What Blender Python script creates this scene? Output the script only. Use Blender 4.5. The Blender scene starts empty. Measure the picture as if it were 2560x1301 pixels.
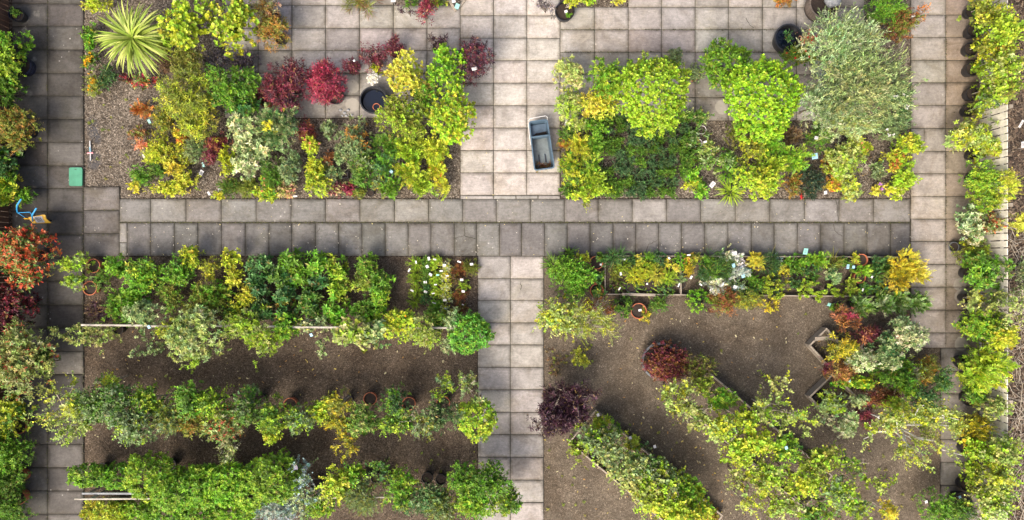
import bpy, math, random
import numpy as np
from mathutils import Vector

# ---------------------------------------------------------------- camera, sky, sun, exposure
S, H = 93.0, 19.0                       # photo pixels per metre on the ground, camera height
scn = bpy.context.scene
cam = bpy.data.cameras.new("camera"); cam.sensor_width = 36.0
cam.lens = 36.0 * H / (2560.0 / S); cam.clip_start = .1; cam.clip_end = 2000
camo = bpy.data.objects.new("camera", cam); scn.collection.objects.link(camo)
camo.location = (0, 0, H); camo.rotation_euler = (0, 0, 0); scn.camera = camo
SUN_EL, SUN_AZ = math.radians(50), math.radians(212)      # azimuth clockwise from north: from the lower left of the picture
world = bpy.data.worlds.new("World"); scn.world = world; world.use_nodes = True
wn = world.node_tree; bg = wn.nodes["Background"]
sky = wn.nodes.new("ShaderNodeTexSky"); sky.sky_type = 'NISHITA'; sky.sun_disc = False
sky.sun_elevation = SUN_EL; sky.sun_rotation = SUN_AZ; sky.dust_density = 8; sky.air_density = .8; sky.ozone_density = .4
wn.links.new(sky.outputs[0], bg.inputs[0]); bg.inputs[1].default_value = .15
sl = bpy.data.lights.new("sun", 'SUN'); sl.energy = 1.35; sl.angle = math.radians(22); sl.color = (1, .94, .84)
so = bpy.data.objects.new("sun", sl); scn.collection.objects.link(so)
sd = Vector((math.sin(SUN_AZ) * math.cos(SUN_EL), math.cos(SUN_AZ) * math.cos(SUN_EL), math.sin(SUN_EL)))
so.rotation_euler = sd.to_track_quat('Z', 'Y').to_euler()
vs = scn.view_settings; vs.view_transform = 'Standard'; vs.look = 'None'; vs.gamma = 1; vs.exposure = .95
scn.cycles.max_bounces = 6; scn.cycles.diffuse_bounces = 3; scn.cycles.transmission_bounces = 3; scn.cycles.caustics_reflective = False

# ---------------------------------------------------------------- helpers
C = scn.collection
def G(px, py, z=0.0):
    f = (H - z) / H / S
    return ((px - 1280) * f, (650.5 - py) * f, z)
def link(o, parent=None):
    C.objects.link(o)
    if parent is not None: o.parent = parent
    return o
def tag(o, label=None, cat=None, group=None, kind=None):
    if label: o['label'] = label
    if cat: o['category'] = cat
    if group: o['group'] = group
    if kind: o['kind'] = kind
    return o
def empty(name, loc, label, cat, group=None, rz=0):
    o = bpy.data.objects.new(name, None); o.empty_display_size = .1
    o.location = loc; o.rotation_euler = (0, 0, rz); link(o)
    return tag(o, label, cat, group)
def npmesh(name, V, F, mat, col=None):
    """V (n,3); F (m,4) quads or list of faces"""
    me = bpy.data.meshes.new(name)
    if isinstance(F, np.ndarray):
        k = F.shape[1]; m = len(F)
        me.vertices.add(len(V)); me.vertices.foreach_set('co', np.asarray(V, np.float32).ravel())
        me.loops.add(m * k); me.loops.foreach_set('vertex_index', F.astype(np.int32).ravel())
        me.polygons.add(m); me.polygons.foreach_set('loop_start', np.arange(0, m * k, k, dtype=np.int32))
        me.update(calc_edges=True)
    else:
        me.from_pydata([tuple(v) for v in V], [], F); me.update()
    if col is not None:
        a = me.attributes.new('col', 'FLOAT_COLOR', 'FACE')
        c = np.ones((len(me.polygons), 4), np.float32); c[:, :3] = col
        a.data.foreach_set('color', c.ravel())
    me.materials.append(mat)
    return me
def obj(name, me, parent=None, loc=(0, 0, 0)):
    o = bpy.data.objects.new(name, me); o.location = loc
    return link(o, parent)
class MB:
    """collects boxes, tubes and lathes into one mesh"""
    def __init__(s): s.v = []; s.f = []
    def add(s, V, F):
        n = len(s.v); s.v += [tuple(v) for v in V]; s.f += [tuple(i + n for i in f) for f in F]; return s
    def box(s, c, d, rz=0, bev=.0, rx=0, ry=0):
        hx, hy, hz = d[0] / 2, d[1] / 2, d[2] / 2
        if bev:
            b = min(bev, hx * .9, hy * .9, hz * .9)
            V = []
            for z, i in ((-hz, b), (-hz + b, 0), (hz - b, 0), (hz, b)):
                V += [(-hx + i, -hy + i, z), (hx - i, -hy + i, z), (hx - i, hy - i, z), (-hx + i, hy - i, z)]
            F = [(3, 2, 1, 0), (12, 13, 14, 15)]
            for k in range(3):
                for j in range(4):
                    F.append((k * 4 + j, k * 4 + (j + 1) % 4, k * 4 + 4 + (j + 1) % 4, k * 4 + 4 + j))
        else:
            V = [(x, y, z) for z in (-hz, hz) for x, y in ((-hx, -hy), (hx, -hy), (hx, hy), (-hx, hy))]
            F = [(3, 2, 1, 0), (4, 5, 6, 7), (0, 1, 5, 4), (1, 2, 6, 5), (2, 3, 7, 6), (3, 0, 4, 7)]
        from mathutils import Euler
        R = Euler((rx, ry, rz)).to_matrix()
        return s.add([tuple(R @ Vector(v) + Vector(c)) for v in V], F)
    def tube(s, pts, r, n=6, cap=True):
        pts = [np.array(p, float) for p in pts]; m = len(pts)
        rr = r if hasattr(r, '__len__') else [r] * m
        V = []
        for i, p in enumerate(pts):
            d = pts[min(i + 1, m - 1)] - pts[max(i - 1, 0)]; d = d / (np.linalg.norm(d) + 1e-9)
            a = np.cross(d, (0, 0, 1.)) if abs(d[2]) < .9 else np.cross(d, (1., 0, 0)); a /= np.linalg.norm(a) + 1e-9
            b = np.cross(d, a)
            for j in range(n):
                t = 2 * math.pi * j / n
                V.append(p + rr[i] * (math.cos(t) * a + math.sin(t) * b))
        F = []
        for i in range(m - 1):
            for j in range(n):
                F.append((i * n + j, i * n + (j + 1) % n, (i + 1) * n + (j + 1) % n, (i + 1) * n + j))
        if cap: F += [tuple(range(n))[::-1], tuple(range((m - 1) * n, m * n))]
        return s.add(V, F)
    def lathe(s, prof, n=24, c=(0, 0, 0), closed=False):
        V = []; m = len(prof)
        for r, z in prof:
            for j in range(n):
                t = 2 * math.pi * j / n
                V.append((c[0] + r * math.cos(t), c[1] + r * math.sin(t), c[2] + z))
        F = [(i * n + j, i * n + (j + 1) % n, (i + 1) * n + (j + 1) % n, (i + 1) * n + j) for i in range(m - 1) for j in range(n)]
        return s.add(V, F)
    def disc(s, r, z, n=24, c=(0, 0, 0)):
        V = [(c[0] + r * math.cos(2 * math.pi * j / n), c[1] + r * math.sin(2 * math.pi * j / n), c[2] + z) for j in range(n)]
        return s.add(V, [tuple(range(n))])
    def mesh(s, name, mat, smooth=False):
        me = bpy.data.meshes.new(name); me.from_pydata(s.v, [], s.f); me.update(); me.materials.append(mat)
        if smooth: me.polygons.foreach_set('use_smooth', [True] * len(me.polygons))
        return me
    def build(s, name, mat, parent=None, loc=(0, 0, 0), smooth=False):
        return obj(name, s.mesh(name, mat, smooth), parent, loc)

# ---------------------------------------------------------------- materials
def newmat(name):
    m = bpy.data.materials.new(name); m.use_nodes = True
    nt = m.node_tree; return m, nt, nt.nodes['Principled BSDF']
def ramp(nt, fac, stops):
    r = nt.nodes.new('ShaderNodeValToRGB'); e = r.color_ramp.elements
    while len(e) < len(stops): e.new(.5)
    for i, (p, c) in enumerate(stops): e[i].position = p; e[i].color = (*c, 1) if len(c) == 3 else c
    nt.links.new(fac, r.inputs[0]); return r.outputs[0]
def noise(nt, scale, detail=4, rough=.6, vec=None, dist=0):
    n = nt.nodes.new('ShaderNodeTexNoise'); n.inputs['Scale'].default_value = scale; n.inputs['Detail'].default_value = detail
    n.inputs['Roughness'].default_value = rough; n.inputs['Distortion'].default_value = dist
    if vec is not None: nt.links.new(vec, n.inputs['Vector'])
    return n.outputs['Fac']
def mixc(nt, mode, fac, a, b):
    m = nt.nodes.new('ShaderNodeMix'); m.data_type = 'RGBA'; m.blend_type = mode
    for s, v in ((0, fac), (6, a), (7, b)):
        if hasattr(v, 'is_linked'): nt.links.new(v, m.inputs[s])
        elif s == 0: m.inputs[0].default_value = v
        else: m.inputs[s].default_value = (*v, 1)
    return m.outputs[2]
def math_(nt, op, a, b=0.0, clamp=False):
    m = nt.nodes.new('ShaderNodeMath'); m.operation = op; m.use_clamp = clamp
    for i, v in enumerate((a, b)):
        if hasattr(v, 'is_linked'): nt.links.new(v, m.inputs[i])
        else: m.inputs[i].default_value = v
    return m.outputs[0]
def coords(nt, kind='Object'):
    return nt.nodes.new('ShaderNodeTexCoord').outputs[kind]
def bump(nt, bs, h, strength, dist):
    b = nt.nodes.new('ShaderNodeBump'); b.inputs['Strength'].default_value = strength; b.inputs['Distance'].default_value = dist
    nt.links.new(h, b.inputs['Height']); nt.links.new(b.outputs[0], bs.inputs['Normal'])
def attr(nt, name):
    a = nt.nodes.new('ShaderNodeAttribute'); a.attribute_name = name; return a

def simple(name, col, rough=.6, var=.25, scale=12, metallic=0, bmp=.2):
    m, nt, bs = newmat(name)
    o = coords(nt); n = noise(nt, scale, 5, .65, o)
    lo = tuple(c * (1 - var) for c in col); hi = tuple(min(1, c * (1 + var)) for c in col)
    nt.links.new(ramp(nt, n, [(.3, lo), (.7, hi)]), bs.inputs['Base Color'])
    bs.inputs['Roughness'].default_value = rough; bs.inputs['Metallic'].default_value = metallic
    if bmp: bump(nt, bs, noise(nt, scale * 4, 4, .6, o), bmp, .01)
    return m

def foliage_mat():
    m, nt, bs = newmat('foliage')
    a = attr(nt, 'col').outputs['Color']
    nt.links.new(a, bs.inputs['Base Color']); bs.inputs['Roughness'].default_value = .5
    bs.inputs['Specular IOR Level'].default_value = .35
    tr = nt.nodes.new('ShaderNodeBsdfTranslucent')
    nt.links.new(mixc(nt, 'MULTIPLY', 1.0, a, (1.0, 1.0, .55)), tr.inputs['Color'])
    mx = nt.nodes.new('ShaderNodeMixShader'); mx.inputs[0].default_value = .2
    nt.links.new(bs.outputs[0], mx.inputs[1]); nt.links.new(tr.outputs[0], mx.inputs[2])
    nt.links.new(mx.outputs[0], nt.nodes['Material Output'].inputs['Surface'])
    return m

# pot rings and lichen blotches on the slabs: (px, py, radius px, strength)
RINGS = [(880, 217, 18, .5), (881, 263, 18, .6), (1447, 42, 25, .3), (1806, 268, 18, .55), (2403, 860, 17, .6), (2400, 712, 16, .45), (2403, 742, 17, .4)]
BLOTS = [(92, 35, 10, .5), (62, 50, 13, .4), (61, 76, 9, .45), (84, 148, 7, .7), (48, 222, 7, .4), (74, 234, 9, .5), (1010, 52, 20, .4),
         (950, 48, 12, .3), (2395, 800, 14, .3), (1690, 632, 16, .5), (1580, 628, 14, .5), (860, 280, 14, .5), (2070, 100, 20, .3)]
def slab_mat():
    m, nt, bs = newmat('concrete_slab')
    o = coords(nt)
    tone = attr(nt, 'tone').outputs['Color']; edge = attr(nt, 'edge').outputs['Fac']
    n1 = noise(nt, 2.2, 6, .65, o, .4); n2 = noise(nt, 14, 5, .7, o); n3 = noise(nt, 70, 3, .7, o)
    c = mixc(nt, 'MULTIPLY', 1.0, tone, ramp(nt, n1, [(.25, (.66, .645, .62)), (.5, (.96, .95, .93)), (.75, (1.2, 1.19, 1.17))]))
    c = mixc(nt, 'MULTIPLY', 1.0, c, ramp(nt, n2, [(.28, (.78, .78, .77)), (.5, (1, 1, 1)), (.72, (1.16, 1.15, 1.14))]))
    c = mixc(nt, 'MULTIPLY', 1.0, c, ramp(nt, n3, [(.3, (.8, .8, .8)), (.7, (1.18, 1.18, 1.18))]))
    # long worn streaks
    mp = nt.nodes.new('ShaderNodeMapping'); nt.links.new(o, mp.inputs[0]); mp.inputs['Scale'].default_value = (3, 16, 1)
    st = noise(nt, 1.6, 4, .6, mp.outputs[0], .8)
    c = mixc(nt, 'MULTIPLY', .45, c, ramp(nt, st, [(.35, (.82, .82, .82)), (.7, (1.28, 1.27, 1.25))]))
    # dirt and algae gathering at the joints
    e = math_(nt, 'MULTIPLY', edge, ramp(nt, noise(nt, 9, 5, .7, o), [(.3, (.1,) * 3), (.7, (1.6,) * 3)]), True)
    c = mixc(nt, 'MULTIPLY', math_(nt, 'MULTIPLY', e, .8, True), c, (.62, .60, .54))
    # brown soil film and damp patches
    dmp = ramp(nt, noise(nt, .55, 6, .72, o, 1.2), [(.50, (0,) * 3), (.62, (.75,) * 3)])
    c = mixc(nt, 'MULTIPLY', dmp, c, (.74, .70, .63))
    pale = ramp(nt, noise(nt, 1.4, 6, .75, o, 1.5), [(.56, (0,) * 3), (.72, (.5,) * 3)])
    c = mixc(nt, 'MULTIPLY', pale, c, (1.22, 1.2, 1.16))
    # green algae patches
    alg = ramp(nt, noise(nt, .9, 5, .7, o, .5), [(.56, (0,) * 3), (.74, (.5,) * 3)])
    c = mixc(nt, 'MULTIPLY', alg, c, (.80, .80, .58))
    sp = nt.nodes.new('ShaderNodeTexVoronoi'); sp.inputs['Scale'].default_value = 5; nt.links.new(o, sp.inputs['Vector'])
    spot = math_(nt, 'MULTIPLY', ramp(nt, sp.outputs['Distance'], [(.06, (1,) * 3), (.13, (0,) * 3)]), ramp(nt, noise(nt, 1.1, 3, .6, o), [(.5, (0,) * 3), (.62, (.7,) * 3)]), True)
    c = mixc(nt, 'MIX', spot, c, (.46, .44, .40))
    warp = noise(nt, 9, 3, .6, o)
    for lst, soft in ((RINGS, .12), (BLOTS, .9)):
        for px, py, r, s in lst:
            p = G(px, py, .05); rr = r / S
            d = nt.nodes.new('ShaderNodeVectorMath'); d.operation = 'DISTANCE'
            nt.links.new(o, d.inputs[0]); d.inputs[1].default_value = (p[0], p[1], .05)
            dd = math_(nt, 'ADD', d.outputs['Value'], math_(nt, 'MULTIPLY', math_(nt, 'SUBTRACT', warp, .5), rr * (.25 + soft)))
            mask = ramp(nt, math_(nt, 'DIVIDE', dd, rr * 2, True), [(.5 - soft * .3, (s,) * 3), (.52, (0,) * 3)])
            if soft > .5: mask = math_(nt, 'MULTIPLY', mask, ramp(nt, n2, [(.35, (.1,) * 3), (.6, (1,) * 3)]), True)
            c = mixc(nt, 'MIX', mask, c, (.34, .32, .27))
    nt.links.new(c, bs.inputs['Base Color']); bs.inputs['Roughness'].default_value = .85
    bs.inputs['Specular IOR Level'].default_value = .25
    bump(nt, bs, math_(nt, 'ADD', n3, math_(nt, 'MULTIPLY', n2, 1.5)), .35, .006)
    return m
def mulch_mat(name, a, b, c3, scale=26, blots=()):
    m, nt, bs = newmat(name); o = coords(nt)
    v = nt.nodes.new('ShaderNodeTexVoronoi'); v.inputs['Scale'].default_value = scale; v.inputs['Randomness'].default_value = 1
    nz = nt.nodes.new('ShaderNodeTexNoise'); nz.inputs['Scale'].default_value = 12; nt.links.new(o, nz.inputs['Vector'])
    w = nt.nodes.new('ShaderNodeVectorMath'); w.operation = 'MULTIPLY_ADD'; nt.links.new(nz.outputs['Color'], w.inputs[0])
    w.inputs[1].default_value = (.12, .12, .12); nt.links.new(o, w.inputs[2]); nt.links.new(w.outputs[0], v.inputs['Vector'])
    sep = nt.nodes.new('ShaderNodeSeparateColor'); nt.links.new(v.outputs['Color'], sep.inputs[0])
    c = ramp(nt, sep.outputs[0], [(.0, a), (.55, b), (.93, c3), (1, tuple(x * 1.7 for x in c3))])
    c = mixc(nt, 'MULTIPLY', 1.0, c, ramp(nt, noise(nt, 1.7, 5, .65, o), [(.3, (.72,) * 3), (.7, (1.25,) * 3)]))
    c = mixc(nt, 'MULTIPLY', 1.0, c, ramp(nt, noise(nt, 55, 3, .7, o), [(.3, (.72,) * 3), (.7, (1.25,) * 3)]))
    c = mixc(nt, 'MULTIPLY', ramp(nt, noise(nt, .5, 6, .7, o, 1.5), [(.48, (0,) * 3), (.64, (.8,) * 3)]), c, (.70, .66, .62))
    c = mixc(nt, 'MULTIPLY', ramp(nt, noise(nt, .8, 6, .75, o, 1.0), [(.55, (0,) * 3), (.7, (.7,) * 3)]), c, (1.3, 1.26, 1.18))
    wv = noise(nt, 7, 4, .65, o)
    for px, py, rx, ry in blots:
        q = G(px, py); mp = nt.nodes.new('ShaderNodeMapping'); nt.links.new(o, mp.inputs[0]); mp.inputs['Location'].default_value = (-q[0] * S / rx, -q[1] * S / ry, 0); mp.inputs['Scale'].default_value = (S / rx, S / ry, 0)
        ln = nt.nodes.new('ShaderNodeVectorMath'); ln.operation = 'LENGTH'; nt.links.new(mp.outputs[0], ln.inputs[0])
        mk = ramp(nt, math_(nt, 'MULTIPLY', math_(nt, 'ADD', ln.outputs['Value'], wv), .5), [(.55, (.75,) * 3), (.85, (0,) * 3)])
        c = mixc(nt, 'MIX', mk, c, (.075, .075, .08))
    nt.links.new(c, bs.inputs['Base Color']); bs.inputs['Roughness'].default_value = .95; bs.inputs['Specular IOR Level'].default_value = .15
    bump(nt, bs, math_(nt, 'ADD', sep.outputs[1], noise(nt, 60, 3, .7, o)), .8, .02)
    return m
def wood_mat(name, a, b, along=0, rough=.85):
    m, nt, bs = newmat(name); o = coords(nt)
    mp = nt.nodes.new('ShaderNodeMapping'); nt.links.new(o, mp.inputs[0])
    sc = [26, 26, 26]; sc[along] = 2.2; mp.inputs['Scale'].default_value = sc
    c = ramp(nt, noise(nt, 1.5, 6, .7, mp.outputs[0], .3), [(.25, a), (.75, b)])
    c = mixc(nt, 'MULTIPLY', 1.0, c, ramp(nt, noise(nt, 3, 4, .6, o), [(.3, (.7,) * 3), (.7, (1.2,) * 3)]))
    nt.links.new(c, bs.inputs['Base Color']); bs.inputs['Roughness'].default_value = rough
    bump(nt, bs, noise(nt, 1.5, 6, .7, mp.outputs[0]), .4, .01)
    return m
M = dict(
    leaf=foliage_mat(), slab=slab_mat(),
    moss=simple('moss', (.05, .065, .015), .95, .5, 30, bmp=.6), joint=simple('joint_moss', (.045, .041, .028), .95, .6, 6),
    soil=mulch_mat('soil', (.022, .017, .013), (.06, .046, .036), (.12, .095, .075), 30),
    bark_tan=mulch_mat('bark_chips', (.045, .036, .027), (.14, .115, .088), (.25, .215, .175), 38, [(232, 322, 15, 30), (236, 400, 18, 26), (243, 345, 10, 20)]),
    bark_dark=mulch_mat('dark_bark', (.048, .036, .025), (.10, .076, .054), (.155, .121, .09), 50),
    bark_grey=mulch_mat('weathered_bark', (.085, .068, .050), (.142, .115, .084), (.182, .15, .114), 52),
    stem=wood_mat('stem_bark', (.09, .065, .045), (.22, .17, .12), 2),
    pale=wood_mat('pale_stem', (.35, .30, .22), (.62, .56, .46), 2),
    blackpot=simple('black_plastic', (.016, .017, .02), .38, .3, 8, bmp=.05),
    bluepot=simple('blue_glazed_clay', (.022, .026, .05), .25, .4, 8, bmp=.05),
    terra=simple('terracotta', (.42, .13, .06), .8, .3, 14),
    greypot=simple('grey_pot', (.12, .13, .14), .6, .3, 8),
    potsoil=simple('compost', (.03, .02, .014), .95, .6, 60, bmp=.8),
    water=simple('dark_water', (.004, .007, .016), .04, .2, 3, bmp=0),
    rail=wood_mat('grey_rail_timber', (.26, .235, .19), (.50, .46, .39), 0), timber=wood_mat('weathered_timber', (.16, .13, .10), (.40, .35, .28), 0),
    fencew=wood_mat('pale_fence_board', (.58, .54, .44), (.82, .78, .67), 2), birch=wood_mat('birch_bark', (.55, .53, .47), (.80, .78, .72), 2),
    fenceb=wood_mat('brown_fence_board', (.07, .035, .022), (.19, .10, .06), 2),
    metal=simple('galvanised_steel', (.34, .35, .36), .5, .25, 6, .3),
    trolley=simple('blue_grey_plastic', (.065, .108, .148), .42, .22, 5, bmp=.05),
    tfloor=simple('scuffed_trolley_floor', (.125, .15, .155), .6, .4, 5, bmp=.05),
    tbin=simple('trolley_bin_floor', (.06, .095, .135), .5, .4, 7, bmp=.05),
    wire=simple('zinc_wire', (.62, .61, .58), .35, .1, 8, .4, 0),
    rubber=simple('black_rubber', (.015, .015, .015), .8, .3, 12),
    green=simple('green_plastic', (.055, .24, .145), .55, .16, 6, bmp=.05),
    blue=simple('blue_paint', (.03, .30, .62), .35, .15, 8, bmp=0),
    yellow=simple('yellow_plastic', (.80, .44, .005), .45, .12, 6, bmp=0),
    paper=simple('white_plastic', (.52, .52, .51), .5, .12, 10, bmp=0),
    teal=simple('teal_plastic', (.20, .46, .40), .5, .12, 10, bmp=0),
    skyblue=simple('blue_plastic', (.25, .46, .56), .5, .12, 10, bmp=0),
    print=simple('dark_print', (.03, .03, .035), .7, .2, 20, bmp=0),
    pink=simple('pink_print', (.72, .30, .33), .6, .12, 20, bmp=0),
    red=simple('red_plastic', (.62, .01, .015), .4, .15, 12, bmp=0),
    stone=simple('grey_stone', (.30, .31, .32), .85, .4, 14, bmp=.6),
    barrel=wood_mat('barrel_oak', (.06, .045, .035), (.20, .16, .13), 2),
)
# ---------------------------------------------------------------- ground, paving, beds
R = np.random.default_rng(7)
def sheet(name, poly, z, mat, sub=None):
    me = bpy.data.meshes.new(name); me.from_pydata([(x, y, z) for x, y in poly], [], [tuple(range(len(poly)))]); me.update()
    me.materials.append(mat); return tag(obj(name, me), kind='structure')
def pxpoly(pts): return [G(x, y)[:2] for x, y in pts][::-1]
sheet('ground', [(-300, -300), (300, -300), (300, 300), (-300, 300)], 0, M['soil'])
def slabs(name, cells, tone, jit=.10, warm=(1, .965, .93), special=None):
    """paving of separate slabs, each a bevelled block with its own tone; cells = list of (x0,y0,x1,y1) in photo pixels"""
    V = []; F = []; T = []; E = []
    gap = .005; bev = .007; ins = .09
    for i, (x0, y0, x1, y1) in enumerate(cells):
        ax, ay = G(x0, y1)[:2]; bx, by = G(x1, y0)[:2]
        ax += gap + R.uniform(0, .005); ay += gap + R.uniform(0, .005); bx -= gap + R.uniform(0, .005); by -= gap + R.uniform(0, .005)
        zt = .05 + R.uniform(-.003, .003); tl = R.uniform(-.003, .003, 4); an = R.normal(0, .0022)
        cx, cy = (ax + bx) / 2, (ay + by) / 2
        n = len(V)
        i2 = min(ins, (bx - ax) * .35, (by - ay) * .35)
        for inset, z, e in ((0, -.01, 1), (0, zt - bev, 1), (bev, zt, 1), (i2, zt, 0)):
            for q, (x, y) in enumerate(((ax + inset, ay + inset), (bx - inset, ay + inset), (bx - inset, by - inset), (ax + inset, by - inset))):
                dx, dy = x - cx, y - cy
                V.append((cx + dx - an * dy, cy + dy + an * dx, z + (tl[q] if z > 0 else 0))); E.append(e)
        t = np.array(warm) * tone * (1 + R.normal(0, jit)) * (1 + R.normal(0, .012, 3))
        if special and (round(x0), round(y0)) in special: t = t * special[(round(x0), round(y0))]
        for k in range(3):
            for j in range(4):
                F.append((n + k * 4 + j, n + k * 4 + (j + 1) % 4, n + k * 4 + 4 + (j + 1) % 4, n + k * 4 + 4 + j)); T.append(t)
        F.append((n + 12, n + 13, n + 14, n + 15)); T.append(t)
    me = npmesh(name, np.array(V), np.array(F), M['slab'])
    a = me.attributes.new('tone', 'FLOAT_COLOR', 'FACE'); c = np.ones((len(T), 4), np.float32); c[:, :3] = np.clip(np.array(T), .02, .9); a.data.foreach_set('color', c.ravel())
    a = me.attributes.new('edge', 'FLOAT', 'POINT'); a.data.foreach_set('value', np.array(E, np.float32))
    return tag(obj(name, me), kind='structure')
def grid(xs, ys): return [(xs[i], ys[j], xs[i + 1], ys[j + 1]) for i in range(len(xs) - 1) for j in range(len(ys) - 1)]
def strip(name, x0, y0, x1, y1):
    sheet(name, pxpoly([(x0, y0), (x1, y0), (x1, y1), (x0, y1)]), .034, M['joint'])
LY = [-106, -47, 11, 67, 126, 184, 241, 299, 357, 415, 472, 530, 588, 645, 703, 762, 820, 878, 935, 993, 1052, 1110, 1168, 1226, 1284, 1342, 1400]
CY = [-127, -71, -15, 41, 97, 153, 209, 265, 321, 377, 433, 489]
RY = [-130, -74, -17, 39, 95, 152, 208, 265, 322, 379, 435, 492, 548, 604, 661, 718, 775, 832, 870]
left_cells = grid([33, 122, 211], LY)
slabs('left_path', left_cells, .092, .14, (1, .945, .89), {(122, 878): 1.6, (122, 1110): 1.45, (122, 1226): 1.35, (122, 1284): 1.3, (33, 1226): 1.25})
slabs('left_path_corner', grid([211, 301], [468, 526, 584, 642]), .135, .1, (1, .945, .89))
strip('path_bedding', 33, -106, 211, 1400); strip('path_bedding', 211, 468, 301, 642)
slabs('centre_path', grid([1151, 1234, 1317, 1400], CY), .375, .06, (1, .935, .88))
slabs('centre_path_trim', grid([1151, 1234, 1290, 1345, 1400], [489, 499]), .27, .08)
strip('path_bedding', 1151, -127, 1400, 499)
B1 = [301, 379, 467, 555, 642, 729, 815, 901, 987, 1072, 1157, 1241, 1326, 1411, 1495, 1580, 1665, 1751, 1837, 1923, 2010, 2096, 2182, 2273]
slabs('cross_path', grid(B1, [498, 556]), .185, .09, (1, .965, .93))
B2 = [301, 320, 379, 438, 497, 556, 615, 674, 731, 790, 848, 906, 964, 1021, 1078, 1136, 1192, 1249, 1304, 1362, 1418, 1475, 1532, 1589, 1646, 1703, 1761, 1819, 1877, 1934, 1992, 2050, 2108, 2166, 2224, 2273]
slabs('cross_path_lower', [c for c in grid(B2, [558, 641]) if c[0] != 301] + [(301, 558, 320, 607), (301, 607, 320, 641)], .15, .10, (1, .97, .94), {(301, 558): 1.7, (301, 607): 1.4})
strip('path_bedding', 301, 498, 2273, 641)
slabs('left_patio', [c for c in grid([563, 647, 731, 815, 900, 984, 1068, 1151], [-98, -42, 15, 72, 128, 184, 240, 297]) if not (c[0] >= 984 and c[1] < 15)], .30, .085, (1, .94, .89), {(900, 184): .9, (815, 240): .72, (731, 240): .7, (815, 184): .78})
sheet('path_bedding', pxpoly([(563, -98), (984, -98), (984, 15), (1151, 15), (1151, 297), (563, 297)]), .034, M['joint'])
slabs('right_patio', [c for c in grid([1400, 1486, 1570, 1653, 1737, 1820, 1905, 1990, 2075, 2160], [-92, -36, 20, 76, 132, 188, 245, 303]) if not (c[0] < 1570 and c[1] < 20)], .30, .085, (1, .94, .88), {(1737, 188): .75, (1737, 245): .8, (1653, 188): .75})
sheet('path_bedding', pxpoly([(1570, -92), (2160, -92), (2160, 303), (1400, 303), (1400, 20), (1570, 20)]), .034, M['joint'])
slabs('right_path', grid([2275, 2362, 2452], RY[:9]) + [(2275, 322, 2308, 379), (2308, 322, 2362, 379), (2362, 322, 2452, 379)] + grid([2275, 2362, 2452], RY[9:]), .28, .09, (1, .925, .855), {(2362, y): np.array([.84, .76, .66]) if y < 560 else np.array([.74, .70, .64]) for y in RY})
slabs('right_path_lower', grid([2350, 2452], [870, 928, 984, 1041, 1098, 1155, 1212, 1269, 1326, 1383]), .18, .12, (1, .92, .84))
strip('path_bedding', 2275, -130, 2452, 870); strip('path_bedding', 2350, 870, 2452, 1383)
slabs('lower_centre_path', grid([1194.5, 1276, 1359], [641, 697, 751, 807, 862, 918, 974, 1030, 1086, 1142, 1199, 1255, 1311, 1367, 1423]), .315, .06, (1, .94, .895))
strip('path_bedding', 1194.5, 641, 1359, 1423)
sheet('bark_bed', pxpoly([(212, -100), (562, -100), (562, 298), (1150, 298), (1150, 497), (302, 497), (302, 467), (212, 467)]), .006, M['bark_tan'])
sheet('bark_bed', pxpoly([(985, -100), (1150, -100), (1150, 14), (985, 14)]), .006, M['bark_tan'])
sheet('bark_bed', pxpoly([(1401, -100), (1569, -100), (1569, 19), (1401, 19)]), .006, M['bark_tan'])
sheet('bark_bed', pxpoly([(1401, 304), (2161, 304), (2161, -100), (2274, -100), (2274, 497), (1401, 497)]), .006, M['bark_tan'])
sheet('bark_bed', pxpoly([(212, 643), (1193, 643), (1193, 1420), (212, 1420)]), .006, M['bark_dark'])
sheet('bark_bed', pxpoly([(1360, 642), (2274, 642), (2274, 871), (2349, 871), (2349, 1420), (1360, 1420)]), .006, M['bark_grey'])

def chips(name, boxes, n, pal, lmin, lmax, z0, flat=.35, kind='stuff'):
    """loose flat pieces lying on a surface, one object"""
    A = np.array([(x1 - x0) * (y1 - y0) for x0, y0, x1, y1 in boxes], float); A /= A.sum()
    bi = R.choice(len(boxes), n, p=A); b = np.array(boxes, float)[bi]
    px = R.uniform(b[:, 0], b[:, 2]); py = R.uniform(b[:, 1], b[:, 3])
    x = (px - 1280) / S; y = (650.5 - py) / S
    l = R.uniform(lmin, lmax, n); w = l * R.uniform(.3, .65, n); t = R.uniform(0, 6.28, n)
    u = np.stack([np.cos(t), np.sin(t), R.normal(0, flat, n)], 1) * l[:, None] / 2
    v = np.stack([-np.sin(t), np.cos(t), R.normal(0, flat, n)], 1) * w[:, None] / 2
    c = np.stack([x, y, z0 + R.uniform(.004, .016, n)], 1)
    V = np.stack([c - u - v * .6, c + u * .7 - v, c + u + v * .5, c - u * .8 + v], 1)
    V[..., 2] = np.maximum(V[..., 2], z0 + .002)
    F = np.arange(4 * n).reshape(n, 4)
    pal = np.array(pal); col = pal[R.integers(0, len(pal), n)] * R.uniform(.7, 1.3, (n, 1))
    return tag(obj(name, npmesh(name, V.reshape(-1, 3), F, M['leaf'], col)), kind=kind)
chips('bark_chips', [(212, 0, 560, 467), (302, 300, 1150, 497), (985, -60, 1150, 14), (1401, 304, 2274, 497), (2163, 0, 2274, 304), (1401, -60, 1569, 19)], 26000,
      [(.19, .155, .12), (.11, .085, .063), (.29, .25, .20), (.06, .046, .034), (.22, .175, .13)], .02, .055, .006)
chips('bark_chips', [(212, 643, 1193, 1320), ], 15000, [(.09, .068, .051), (.06, .045, .034), (.15, .118, .09), (.11, .084, .063)], .015, .045, .006)
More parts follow.
